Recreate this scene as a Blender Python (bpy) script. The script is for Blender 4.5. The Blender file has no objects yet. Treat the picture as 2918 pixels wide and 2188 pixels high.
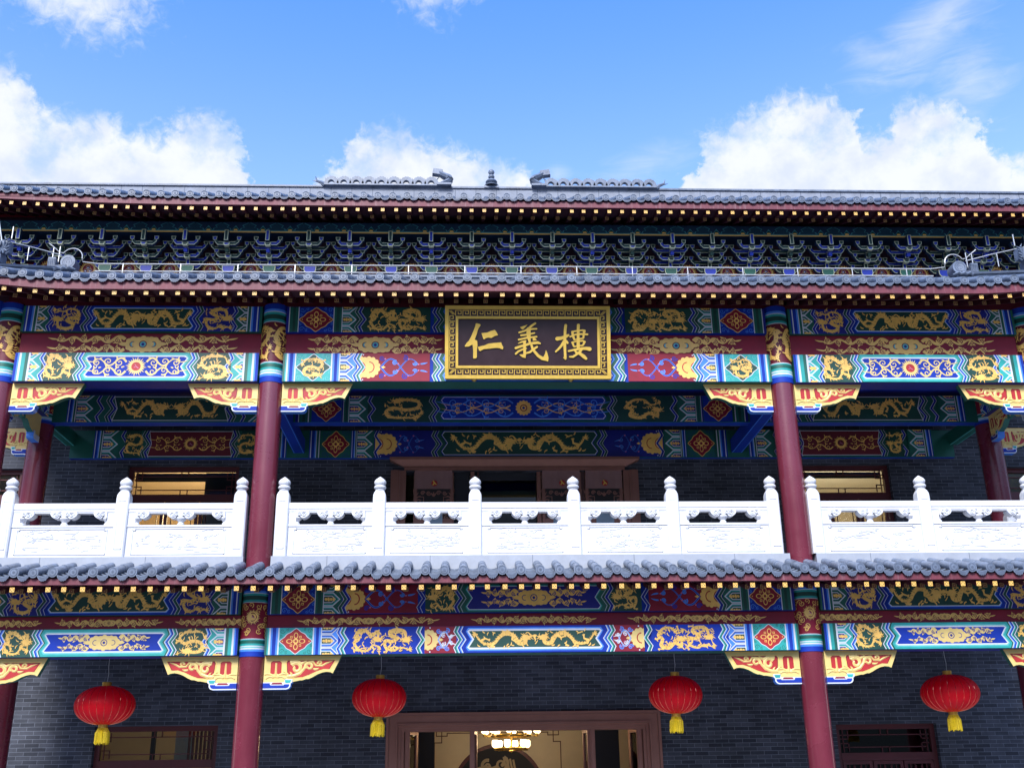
import bpy, math, random
from mathutils import Vector, Matrix
R=math.radians; pi=math.pi
S=bpy.context.scene; col=S.collection
# ---------------------------------------------------------------- camera
cam=bpy.data.cameras.new('camera'); co=bpy.data.objects.new('camera',cam); col.objects.link(co); S.camera=co
cam.sensor_width=36; cam.lens=3055.36/2918*36; cam.clip_end=2000; cam.clip_start=.1
RI=Vector((.99907075,-.04088644,-.01363601)); UP=Vector((-.00148599,-.34886588,.93717148)); FW=Vector((.04307474,.93628035,.34860245))
m=Matrix.Identity(4)
for i in range(3): m[i][0]=RI[i]; m[i][1]=UP[i]; m[i][2]=-FW[i]
m[0][3]=-1.0983; m[1][3]=-17.4809; m[2][3]=0.0
co.matrix_world=m
# ---------------------------------------------------------------- light
SUN_EL,SUN_AZ=42,196          # azimuth from +Y, clockwise: behind the camera
w=bpy.data.worlds.new('World'); S.world=w; w.use_nodes=True
nt=w.node_tree; nt.nodes.clear(); NN=nt.nodes; LL=nt.links
def N(t,**k):
    n=NN.new(t)
    for a,b in k.items(): setattr(n,a,b)
    return n
def M(op,a,b=None,c=None,clamp=False):
    n=N('ShaderNodeMath',operation=op); n.use_clamp=clamp
    for i,v in enumerate((a,b,c)):
        if v is None: continue
        if isinstance(v,(int,float)): n.inputs[i].default_value=v
        else: LL.new(v,n.inputs[i])
    return n.outputs[0]
def smooth(x,a,b):
    n=N('ShaderNodeMapRange',interpolation_type='SMOOTHSTEP'); LL.new(x,n.inputs[0]); n.inputs[1].default_value=a; n.inputs[2].default_value=b
    return n.outputs[0]
tc=N('ShaderNodeTexCoord'); sx=N('ShaderNodeSeparateXYZ'); LL.new(tc.outputs['Generated'],sx.inputs[0])
az=M('MULTIPLY',M('ARCTAN2',sx.outputs[0],sx.outputs[1]),180/pi); el=M('MULTIPLY',M('ARCSINE',sx.outputs[2]),180/pi)
cv=N('ShaderNodeCombineXYZ'); LL.new(M('MULTIPLY',az,.85),cv.inputs[0]); LL.new(el,cv.inputs[1])
def noise(scale,detail,rough,vec=None,off=0,dist=0):
    n=N('ShaderNodeTexNoise'); n.inputs['Scale'].default_value=scale; n.inputs['Detail'].default_value=detail; n.inputs['Roughness'].default_value=rough; n.inputs['Distortion'].default_value=dist
    mp=N('ShaderNodeMapping'); LL.new(vec or cv.outputs[0],mp.inputs[0]); mp.inputs[1].default_value=(off,off*.7,off*.3); LL.new(mp.outputs[0],n.inputs['Vector'])
    return n.outputs[0]
sky=N('ShaderNodeTexSky',sky_type='NISHITA'); sky.sun_disc=False; sky.sun_elevation=R(SUN_EL); sky.sun_rotation=R(SUN_AZ)
sky.air_density=1.0; sky.dust_density=.6; sky.ozone_density=2.0
# cloud tops: azimuth -> elevation of the upper edge of the cumulus bank
TOP=[(-35,33.5),(-29,34.2),(-25.6,33.6),(-23.8,32.3),(-21.5,32.6),(-19,32.3),(-16.6,33.6),(-14.7,33.7),(-13.4,32.0),(-12.3,29),(-11,26.5),(-9.9,27),(-8.9,29.5),(-8.3,31.6),(-7.3,33.1),(-5.9,34),(-4,34.1),(-1.9,33.4),(1.2,32.8),(3.2,32),(4.4,30.2),(6,28.2),(11,26.5),(12.3,27.5),(13.5,30.6),(14.6,32.9),(16.4,33.7),(19.2,34.3),(21.6,34.1),(23.3,33),(24.2,31.6),(25.9,32.8),(27.7,32.8),(29.3,32.0),(30.7,29.6),(32.4,29),(35,29)]
fc=N('ShaderNodeFloatCurve'); c=fc.mapping.curves[0]
T=[((a+35)/70,(e-24)/16) for a,e in TOP]
c.points[0].location=T[0]; c.points[1].location=T[-1]
for t in T[1:-1]: c.points.new(*t)
fc.mapping.update(); fc.inputs[0].default_value=1
wv=M('SUBTRACT',noise(.55,3,.5,off=7),.5)
wv2=M('SUBTRACT',noise(1.5,6,.6,off=23),.5)
LL.new(M('DIVIDE',M('ADD',M('ADD',az,M('ADD',M('MULTIPLY',wv,2.5),M('MULTIPLY',wv2,3.0))),35),70),fc.inputs[1])
top=M('MULTIPLY_ADD',fc.outputs[0],16,23.75)
nz=M('SUBTRACT',noise(.42,9,.62,off=3,dist=.3),.5)
nf=M('SUBTRACT',noise(1.6,7,.6,off=11,dist=.6),.5)
dd=M('ADD',M('ADD',M('SUBTRACT',top,el),M('MULTIPLY',nz,1.5)),M('MULTIPLY',nf,2.2))
cum=smooth(dd,-.35,1.1)
holes=smooth(M('ADD',noise(.30,8,.62,off=19),M('MULTIPLY',dd,.035)),.36,.58)
cum=M('MULTIPLY',cum,M('MULTIPLY_ADD',holes,.55,.45))
cum=M('MULTIPLY',cum,.97)
def blob(a0,e0,ra,re,tilt=0):
    da=M('SUBTRACT',az,a0); de=M('SUBTRACT',el,e0)
    ct,st=math.cos(tilt),math.sin(tilt)
    u=M('DIVIDE',M('ADD',M('MULTIPLY',da,.85*ct),M('MULTIPLY',de,st)),ra); v=M('DIVIDE',M('SUBTRACT',M('MULTIPLY',de,ct),M('MULTIPLY',da,.85*st)),re)
    return M('SUBTRACT',1,M('SQRT',M('ADD',M('MULTIPLY',u,u),M('MULTIPLY',v,v))))
mp=N('ShaderNodeMapping'); LL.new(cv.outputs[0],mp.inputs[0]); mp.inputs[2].default_value=(0,0,R(-32)); mp.inputs[3].default_value=(.28,1,1)
ns=M('SUBTRACT',noise(1.1,8,.6,vec=mp.outputs[0],off=5,dist=.8),.5)
nm=M('ADD',M('MULTIPLY',nz,.8),M('MULTIPLY',nf,.7))
def wisp(b,k,lo=0.,hi=.9,q=None):
    return M('MULTIPLY',smooth(M('ADD',b,M('MULTIPLY',q or ns,2.0)),lo,hi),k)
wf=M('MAXIMUM',wisp(blob(-23.5,37.6,4.4,2.4),.85,-.1,1.1,nm),wisp(blob(-2.2,41,3.6,2.0),.8,-.1,1.1,nm))
for b,k in ((blob(28.5,35.6,5.2,1.9,.5),.5),(blob(29.8,32.9,2.2,2.6),.45),(blob(26.0,34.8,3.6,1.0,-.3),.42),(blob(10.6,31.5,4.0,1.3,.3),.34),(blob(5.6,31.4,.9,.7),.35),(blob(-11.2,28.6,1.5,1.2),.6)):
    wf=M('MAXIMUM',wf,wisp(b,k,-.1,.9+(1-k)*.9))
cl=M('MAXIMUM',cum,wf)
cl=M('MULTIPLY',cl,M('MULTIPLY',smooth(sx.outputs[1],.35,.6),smooth(el,2,8)))
# unseen bright cloud behind the photographer, added to light the facade
cb=noise(1.9,6,.55,vec=tc.outputs['Generated'],off=2)
back=M('MULTIPLY',smooth(M('MULTIPLY',sx.outputs[1],-1),-.15,.35),smooth(cb,.30,.50))
back=M('MULTIPLY',back,smooth(el,16,42))
low=smooth(el,22,44)
tint=N('ShaderNodeMix',data_type='RGBA'); LL.new(low,tint.inputs[0]); tint.inputs[6].default_value=(2.2,2.15,2.3,1); tint.inputs[7].default_value=(.95,1.62,2.4,1)
mul=N('ShaderNodeVectorMath',operation='MULTIPLY'); LL.new(sky.outputs[0],mul.inputs[0]); LL.new(tint.outputs[2],mul.inputs[1])
SKYK=.115
sc=N('ShaderNodeVectorMath',operation='SCALE'); LL.new(mul.outputs[0],sc.inputs[0]); sc.inputs[3].default_value=1.0
shade=noise(.5,5,.55,off=31)
cc=N('ShaderNodeMix',data_type='RGBA'); LL.new(smooth(shade,.3,.62),cc.inputs[0]); cc.inputs[6].default_value=(4.5,4.9,5.9,1); cc.inputs[7].default_value=(5.6,5.8,6.25,1)
m1=N('ShaderNodeMix',data_type='RGBA'); LL.new(cl,m1.inputs[0]); LL.new(sc.outputs[0],m1.inputs[6]); LL.new(cc.outputs[2],m1.inputs[7])
dimlow=N('ShaderNodeMix',data_type='RGBA'); LL.new(M('MULTIPLY',smooth(M('MULTIPLY',sx.outputs[1],-1),-.3,.1),M('SUBTRACT',1,smooth(M('ADD',el,M('MULTIPLY',cb,8)),16,26))),dimlow.inputs[0]); LL.new(m1.outputs[2],dimlow.inputs[6]); dimlow.inputs[7].default_value=(.4,.5,.65,1)  # unseen low sky behind the camera, dimmed to keep the recesses dark
m2=N('ShaderNodeMix',data_type='RGBA'); LL.new(back,m2.inputs[0]); LL.new(dimlow.outputs[2],m2.inputs[6]); m2.inputs[7].default_value=(5.6,7.1,11.8,1)
bg=N('ShaderNodeBackground'); LL.new(m2.outputs[2],bg.inputs[0]); bg.inputs[1].default_value=SKYK
wo=N('ShaderNodeOutputWorld'); LL.new(bg.outputs[0],wo.inputs[0])
sl=bpy.data.lights.new('sun','SUN'); sl.energy=3.6; sl.angle=R(22); sl.color=(1,.96,.93)
so=bpy.data.objects.new('sun',sl); col.objects.link(so)
sd=Vector((math.sin(R(SUN_AZ))*math.cos(R(SUN_EL)),math.cos(R(SUN_AZ))*math.cos(R(SUN_EL)),math.sin(R(SUN_EL))))
so.rotation_euler=sd.to_track_quat('Z','Y').to_euler()
S.view_settings.view_transform='Standard'; S.view_settings.look='None'; S.view_settings.exposure=.6; S.view_settings.gamma=1
# ---------------------------------------------------------------- materials
MATS={}
def mat(name,c,rough=.55,var=.20,vs=2.3,bump=0,bs=40,metal=0,coat=0,emit=None,es=1,streak=0,stc=(.5,.5,.52),spec=.5):
    if name in MATS: return MATS[name]
    mt=bpy.data.materials.new(name); mt.use_nodes=True; t=mt.node_tree; b=t.nodes['Principled BSDF']; L=t.links.new
    def n(k): return t.nodes.new(k)
    b.inputs['Roughness'].default_value=rough; b.inputs['Metallic'].default_value=metal; b.inputs['Coat Weight'].default_value=coat
    b.inputs['Specular IOR Level'].default_value=spec
    b.inputs['Base Color'].default_value=(*c,1)
    g=n('ShaderNodeNewGeometry')
    if var:
        no=n('ShaderNodeTexNoise'); no.inputs['Scale'].default_value=vs; no.inputs['Detail'].default_value=6; no.inputs['Roughness'].default_value=.65; L(g.outputs['Position'],no.inputs['Vector'])
        mr=n('ShaderNodeMapRange'); mr.inputs[1].default_value=.3; mr.inputs[2].default_value=.7; mr.inputs[3].default_value=1-var; mr.inputs[4].default_value=1+var; L(no.outputs[0],mr.inputs[0])
        vm=n('ShaderNodeVectorMath'); vm.operation='SCALE'; vm.inputs[0].default_value=c; L(mr.outputs[0],vm.inputs[3]); src=vm.outputs[0]
        if streak:
            mp=n('ShaderNodeMapping'); mp.inputs[3].default_value=(9,9,.7); L(g.outputs['Position'],mp.inputs[0])
            n2=n('ShaderNodeTexNoise'); n2.inputs['Scale'].default_value=2.2; n2.inputs['Detail'].default_value=7; n2.inputs['Roughness'].default_value=.7; L(mp.outputs[0],n2.inputs['Vector'])
            r2=n('ShaderNodeMapRange'); r2.inputs[1].default_value=.52; r2.inputs[2].default_value=.78; r2.inputs[4].default_value=streak; L(n2.outputs[0],r2.inputs[0])
            mx=n('ShaderNodeMix'); mx.data_type='RGBA'; L(r2.outputs[0],mx.inputs[0]); L(src,mx.inputs[6]); mx.inputs[7].default_value=(*stc,1); src=mx.outputs[2]
        L(src,b.inputs['Base Color'])
        r3=n('ShaderNodeMapRange'); r3.inputs[3].default_value=max(.05,rough-.1); r3.inputs[4].default_value=min(1,rough+.12); L(no.outputs[0],r3.inputs[0]); L(r3.outputs[0],b.inputs['Roughness'])
    if bump:
        nb=n('ShaderNodeTexNoise'); nb.inputs['Scale'].default_value=bs; nb.inputs['Detail'].default_value=4; L(g.outputs['Position'],nb.inputs['Vector'])
        bp=n('ShaderNodeBump'); bp.inputs['Strength'].default_value=bump; bp.inputs['Distance'].default_value=.01; L(nb.outputs[0],bp.inputs['Height']); L(bp.outputs[0],b.inputs['Normal'])
    if emit: b.inputs['Emission Color'].default_value=(*emit,1); b.inputs['Emission Strength'].default_value=es
    MATS[name]=mt; return mt
blue=mat('painted blue',(.004,.036,.36),.6,spec=.3); dblue=mat('painted deep blue',(.006,.012,.22),.5); lblue=mat('painted light blue',(.06,.25,.80),.5)
green=mat('painted green',(.008,.115,.085),.5); dgreen=mat('painted dark green',(.007,.06,.045),.5); teal=mat('painted teal',(.02,.36,.34),.5); lteal=mat('painted pale teal',(.11,.50,.50),.5)
white=mat('painted white line',(.66,.70,.76),.5,.05); gold=mat('gold paint',(.92,.56,.13),.42,.14,6.,spec=.6); pgold=mat('pale gold relief paint',(.76,.57,.20),.42,.08,6.)
red=mat('painted red',(.24,.010,.03),.55,spec=.35); dred=mat('painted maroon',(.14,.009,.022),.5,.15); vermil=mat('painted vermilion',(.42,.018,.02),.5); pink=mat('painted rose',(.55,.16,.30),.5)
colred=mat('lacquered column red',(.150,.020,.036),.26,.12,1.5,.05,12,coat=.5,streak=.10,stc=(.34,.12,.15)); board=mat('maroon fascia paint',(.15,.028,.045),.55,.2,4.,.1,30,streak=.35,stc=(.50,.36,.38))
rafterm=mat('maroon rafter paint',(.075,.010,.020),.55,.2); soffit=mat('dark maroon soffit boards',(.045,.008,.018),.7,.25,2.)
tile=mat('grey clay tile',(.125,.160,.225),.45,.40,5.,.25,60,streak=.3,stc=(.45,.48,.52)); tiled=mat('grey tile relief',(.08,.105,.155),.6,.25,7.); tilew=mat('pale weathered ridge plaster',(.24,.27,.33),.7,.2,5.,.2,50,streak=.3,stc=(.2,.22,.25))
marble=mat('white marble',(.66,.68,.72),.45,.07,1.6,.08,30,streak=.12,stc=(.45,.48,.52)); marble2=mat('pale granite kerb',(.33,.36,.41),.55,.08,5.,.1,60,streak=.15,stc=(.4,.44,.48))
copper=mat('copper coloured door metal',(.30,.135,.10),.42,.12,3.,metal=.35); copperd=mat('dark copper relief',(.10,.045,.04),.4,.1,metal=.3)
winred=mat('dark red window wood',(.085,.012,.016),.45,.15); wood_dark=mat('dark window recess paint',(.03,.018,.022),.5,.1)
lred=mat('red lantern silk',(.98,.004,.018),.5,.04,3.,spec=.3); lgold=mat('lantern gold foil',(.80,.50,.10),.28,.1,metal=.7); tassel=mat('yellow tassel thread',(.75,.55,.01),.6,.22,60.)
signb=mat('dark brown sign lacquer',(.026,.009,.014),.38,.1,5.,coat=.2); signg=mat('gilt sign gold',(.74,.49,.085),.42,.10,8.,metal=.2); black=mat('black outline',(.02,.015,.015),.6,0)
steel=mat('pale conductor steel',(.62,.63,.62),.4,.05,metal=.5); plaster=mat('interior cream plaster',(.62,.52,.36),.7,.06); dark=mat('dark interior',(.02,.022,.03),.8,.1); brass=mat('brass',(.55,.36,.10),.3,.05,metal=.9)
glow=mat('lit lamp glass',(.9,.85,.7),.4,0,emit=(1,.80,.48),es=3.2); cloth=mat('mauve curtain cloth',(.27,.15,.14),.85,.08); ironm=mat('silver bead',(.6,.6,.65),.3,0)
pearl=mat('purple pearl paint',(.10,.02,.08),.4,.1); ceil=mat('interior ceiling paint',(.72,.66,.52),.8,.04); shine=mat('lantern seam foil',(.95,.35,.2),.12,0,metal=.9)
fabricb=mat('pale blue wall panel',(.35,.48,.60),.7,.05)
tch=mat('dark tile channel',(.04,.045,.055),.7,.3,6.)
def brickmat():
    mt=bpy.data.materials.new('grey brick'); mt.use_nodes=True; t=mt.node_tree; b=t.nodes['Principled BSDF']; L=t.links.new
    g=t.nodes.new('ShaderNodeNewGeometry'); s=t.nodes.new('ShaderNodeSeparateXYZ'); L(g.outputs['Position'],s.inputs[0])
    ad=t.nodes.new('ShaderNodeMath'); L(s.outputs[0],ad.inputs[0]); L(s.outputs[1],ad.inputs[1])
    cx=t.nodes.new('ShaderNodeCombineXYZ'); L(ad.outputs[0],cx.inputs[0]); L(s.outputs[2],cx.inputs[1])
    br=t.nodes.new('ShaderNodeTexBrick'); L(cx.outputs[0],br.inputs['Vector'])
    br.inputs['Scale'].default_value=1; br.inputs['Brick Width'].default_value=.262; br.inputs['Row Height'].default_value=.0725; br.inputs['Mortar Size'].default_value=.0045; br.inputs['Mortar Smooth'].default_value=.2; br.inputs['Bias'].default_value=-.1
    br.inputs['Color1'].default_value=(.022,.026,.038,1); br.inputs['Color2'].default_value=(.066,.073,.094,1); br.inputs['Mortar'].default_value=(.135,.15,.185,1)
    no=t.nodes.new('ShaderNodeTexNoise'); no.inputs['Scale'].default_value=1.3; no.inputs['Detail'].default_value=7; no.inputs['Roughness'].default_value=.7; L(g.outputs['Position'],no.inputs['Vector'])
    mr=t.nodes.new('ShaderNodeMapRange'); mr.inputs[1].default_value=.3; mr.inputs[2].default_value=.7; mr.inputs[3].default_value=.55; mr.inputs[4].default_value=1.35; L(no.outputs[0],mr.inputs[0])
    vm=t.nodes.new('ShaderNodeVectorMath'); vm.operation='SCALE'; L(br.outputs['Color'],vm.inputs[0]); L(mr.outputs[0],vm.inputs[3]); L(vm.outputs[0],b.inputs['Base Color'])
    b.inputs['Roughness'].default_value=.75
    bp=t.nodes.new('ShaderNodeBump'); bp.invert=True; bp.inputs['Strength'].default_value=.5; bp.inputs['Distance'].default_value=.006; L(br.outputs['Fac'],bp.inputs['Height']); L(bp.outputs[0],b.inputs['Normal'])
    return mt
brick=brickmat()
def glassmat(name,c,alpha):
    mt=bpy.data.materials.new(name); mt.use_nodes=True; t=mt.node_tree; t.nodes.clear(); L=t.links.new
    o=t.nodes.new('ShaderNodeOutputMaterial'); a=t.nodes.new('ShaderNodeBsdfTransparent'); a.inputs[0].default_value=(*c,1); gl=t.nodes.new('ShaderNodeBsdfGlossy'); gl.inputs[1].default_value=.02
    fr=t.nodes.new('ShaderNodeFresnel'); fr.inputs[0].default_value=1.5; mx=t.nodes.new('ShaderNodeMixShader'); ad=t.nodes.new('ShaderNodeMath'); ad.operation='ADD'; ad.inputs[1].default_value=alpha
    L(fr.outputs[0],ad.inputs[0]); L(ad.outputs[0],mx.inputs[0]); L(a.outputs[0],mx.inputs[1]); L(gl.outputs[0],mx.inputs[2]); L(mx.outputs[0],o.inputs[0]); return mt
def silk():
    t=lred.node_tree; L=t.links.new; b=t.nodes['Principled BSDF']; tl=t.nodes.new('ShaderNodeBsdfTranslucent'); tl.inputs[0].default_value=(.95,.012,.025,1); mx=t.nodes.new('ShaderNodeMixShader'); mx.inputs[0].default_value=.35
    o=[n for n in t.nodes if n.type=='OUTPUT_MATERIAL'][0]; L(b.outputs[0],mx.inputs[1]); L(tl.outputs[0],mx.inputs[2]); L(mx.outputs[0],o.inputs[0])
silk()
glass=glassmat('window glass',(.85,.88,.9),.0); glassd=glassmat('dark window glass',(.25,.3,.33),.03)
# ---------------------------------------------------------------- mesh helpers
class MB:
    def __init__(s): s.v=[]; s.f=[]; s.m=[]; s.ms=[]
    def mi(s,m):
        if m not in s.ms: s.ms.append(m)
        return s.ms.index(m)
    def add(s,vs,fs,m):
        o=len(s.v); s.v+=[tuple(v) for v in vs]; k=s.mi(m)
        for f in fs: s.f.append([i+o for i in f]); s.m.append(k)
    def box(s,x0,x1,y0,y1,z0,z1,m,bot=None,front=None):
        v=[(x0,y0,z0),(x1,y0,z0),(x1,y1,z0),(x0,y1,z0),(x0,y0,z1),(x1,y0,z1),(x1,y1,z1),(x0,y1,z1)]
        s.add(v,[(4,5,6,7),(1,2,6,5),(2,3,7,6),(3,0,4,7)],m); s.add(v,[(0,3,2,1)],bot or m); s.add(v,[(0,1,5,4)],front or m)
    def obox(s,c,ax,ay,az,m,end=None):       # oriented box: centre, half axes; end material on the -ay face
        c,ax,ay,az=map(Vector,(c,ax,ay,az)); v=[c+i*ax+j*ay+k*az for k in(-1,1) for j in(-1,1) for i in(-1,1)]
        s.add(v,[(0,2,3,1),(4,5,7,6),(2,6,7,3),(0,4,6,2),(1,3,7,5)],m); s.add(v,[(0,1,5,4)],end or m)
    def prism(s,pts,y0,y1,m,side=None,back=True):      # polygon in XZ, counter-clockwise seen from -Y
        n=len(pts); v=[(x,y0,z) for x,z in pts]+[(x,y1,z) for x,z in pts]
        s.add(v,[tuple(range(n))]+([tuple(range(2*n-1,n-1,-1))] if back else []),m)
        s.add(v,[(i,i+n,(i+1)%n+n,(i+1)%n) for i in range(n)],side or m)
    def lathe(s,prof,m,c=(0,0,0),n=24,a0=0,a1=2*pi,flute=0,fn=0):   # prof: (r,z[,mat])
        full=abs(a1-a0-2*pi)<1e-6; k=n if full else n+1; vs=[]
        for p in prof:
            for i in range(k):
                a=a0+(a1-a0)*i/n; r=p[0]*(1+flute*abs(math.sin(fn*a/2)) if fn else 1); vs.append((c[0]+r*math.cos(a),c[1]+r*math.sin(a),c[2]+p[1]))
        for j in range(len(prof)-1):
            fs=[(j*k+i,j*k+(i+1)%k,(j+1)*k+(i+1)%k,(j+1)*k+i) for i in range(n)]
            if j==0: base=len(s.v); s.v+=vs
            km=s.mi(prof[j][2] if len(prof[j])>2 else m)
            for f in fs: s.f.append([q+base for q in f]); s.m.append(km)
    def tube(s,pts,r,m,n=6):
        pts=[Vector(p) for p in pts]; vs=[]
        for i,p in enumerate(pts):
            d=(pts[min(i+1,len(pts)-1)]-pts[max(i-1,0)]).normalized(); u=d.cross(Vector((0,0,1)))
            if u.length<.01: u=d.cross(Vector((0,1,0)))
            u.normalize(); w=u.cross(d); rr=r[i] if isinstance(r,(list,tuple)) else r
            vs+=[p+rr*(math.cos(2*pi*k/n)*u+math.sin(2*pi*k/n)*w) for k in range(n)]
        fs=[(i*n+k,i*n+(k+1)%n,(i+1)*n+(k+1)%n,(i+1)*n+k) for i in range(len(pts)-1) for k in range(n)]
        fs+=[tuple(range(n)),tuple(range(len(pts)*n-1,(len(pts)-1)*n-1,-1))]
        s.add(vs,fs,m)
    def build(s,name,parent=None,smooth=None,loc=None):
        me=bpy.data.meshes.new(name); me.from_pydata(s.v,[],s.f)
        for m in s.ms: me.materials.append(m)
        me.polygons.foreach_set('material_index',s.m)
        if smooth: me.shade_smooth(); me.set_sharp_from_angle(angle=R(smooth))
        me.update(); o=bpy.data.objects.new(name,me); col.objects.link(o)
        if parent: o.parent=parent
        if loc: o.location=loc
        return o
def tag(o,label=None,cat=None,group=None,kind=None):
    for k,v in (('label',label),('category',cat),('group',group),('kind',kind)):
        if v: o[k]=v
    return o
def empty(name,loc=(0,0,0),rz=0,parent=None):
    o=bpy.data.objects.new(name,None); col.objects.link(o); o.location=loc; o.rotation_euler=(0,0,rz); o.empty_display_size=.2
    if parent: o.parent=parent
    return o
def copy(o,parent=None,loc=None,scale=None):
    c=o.copy(); col.objects.link(c); c.parent=parent
    if loc is not None: c.location=loc
    if scale is not None: c.scale=scale
    for ch in [q for q in bpy.data.objects if q.parent==o]: copy(ch,c)
    return c
# ---------------------------------------------------------------- flat painting
class P:
    def __init__(s,mb,fm): s.mb=mb; s.fm=fm; s.k=0; s.base=.002
    def d(s): s.k+=1; return s.base+s.k*5e-5
    def poly(s,pts,m):
        d=s.d(); s.mb.add([s.fm(u,v,d) for u,v in pts],[tuple(range(len(pts)))],m)
    def rect(s,u0,u1,v0,v1,m): s.poly([(u0,v0),(u1,v0),(u1,v1),(u0,v1)],m)
    def rib(s,pts,m,crown=0,w=None):     # pts (u,v,w)
        if w: pts=[(a,b,w) for a,b in pts]
        d=s.d(); n=len(pts); vs=[]; 
        for i,(u,v,ww) in enumerate(pts):
            a=pts[max(i-1,0)]; b=pts[min(i+1,n-1)]; dx,dz=b[0]-a[0],b[1]-a[1]; l=math.hypot(dx,dz) or 1; nx,nz=-dz/l*ww/2,dx/l*ww/2
            e=i*2e-6
            if crown: vs+=[s.fm(u-nx,v-nz,d+e),s.fm(u,v,d+crown),s.fm(u+nx,v+nz,d+e)]
            else: vs+=[s.fm(u-nx,v-nz,d+e),s.fm(u+nx,v+nz,d+e)]
        if crown: fs=[(3*i+j,3*i+3+j,3*i+4+j,3*i+1+j) for i in range(n-1) for j in(0,1)]
        else: fs=[(2*i,2*i+2,2*i+3,2*i+1) for i in range(n-1)]
        s.mb.add(vs,fs,m)
def plane(Y,ox=0,oz=0): return lambda u,v,d:(u+ox,Y-d,v+oz)
def circ(u,v,r,n=16,rv=None,a0=0): return [(u+r*math.cos(a0+2*pi*i/n),v+(rv or r)*math.sin(a0+2*pi*i/n)) for i in range(n)]
def scal(u,v,r,k=10,dep=.12,n=60,rv=None): 
    rv=rv or r
    return [(u+r*(1-dep+dep*abs(math.sin(k*t/2)))*math.cos(t),v+rv*(1-dep+dep*abs(math.sin(k*t/2)))*math.sin(t)) for t in [2*pi*i/n for i in range(n)]]
def curl(p,u,v,r,a0,turns,w,m,sgn=1,crown=0):      # spiral from outside in
    n=int(14*turns)+4; pts=[]
    for i in range(n+1):
        t=i/n; a=a0+sgn*2*pi*turns*t; rr=r*(1-.82*t); pts.append((u+rr*math.cos(a),v+rr*math.sin(a),w*(.95-.45*t)))
    e=pts[-1]; p.rib(pts,m,crown); p.poly(circ(e[0],e[1],w*.55,8),m)
def leaf(p,u,v,a,l,w,m,bend=.5,crown=0):
    pts=[]
    for i in range(7):
        t=i/6; aa=a+bend*t; 
        if i: u+=l/6*math.cos(aa); v+=l/6*math.sin(aa)
        pts.append((u,v,w*math.sin(pi*min(1,.25+.75*t))+.0015))
    p.rib(pts,m,crown)
def vine(p,u0,u1,v,amp,n,w,m,ph=0,tip=True,crown=0,cut=None):       # scrolling tendril from u0 (thick) to u1 (tip)
    N_=n*10; L=u1-u0; sg=1 if L>0 else -1; pts=[]
    for i in range(N_+1):
        t=i/N_; pts.append((u0+L*t,v+amp*math.sin(pi*n*t+ph)*(1-.35*t),w*1.25*(1.15-.65*t)))
    p.rib(pts,m,crown); seg=abs(L)/n
    for k in range(n):
        t=(k+.5)/n; s_=1 if math.sin(pi*n*t+ph)>0 else -1
        cu,cvv=u0+L*(t+.12/n),v-s_*abs(amp)*(.12 if not cut else .35); r=min(seg*.44,abs(amp)*(1.25 if not cut else 1.15))*(1-.2*t)
        if cut:
            p.poly(scal(cu,cvv,r*1.05,5,.22,30),m)
            for q in range(3): leaf(p,cu,cvv,k*1.3+q*2.1,r*1.7,w*.8,m,.9*sg)
            curl(p,cu,cvv,r*.78,(pi/2*s_),1.35,w*.42,cut,-s_*sg); leaf(p,cu-sg*r*.9,cvv-s_*r*.4,0 if sg>0 else pi,r*.8,w*.3,cut,.8*s_)
            continue
        curl(p,cu,cvv,r,(pi/2*s_),1.15,w*.9,m,-s_*sg,crown)
        for q in (0,1): leaf(p,cu+sg*r*.5*(2*q-1),cvv+s_*r*.9,(pi/2*s_)+sg*(.9-1.5*q),r*.75,w*1.0,m,.6*sg,crown)
    if tip: e=pts[-1]; leaf(p,e[0],e[1],0 if sg>0 else pi,seg*.8,w*.7,m,.35*sg,crown)
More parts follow.
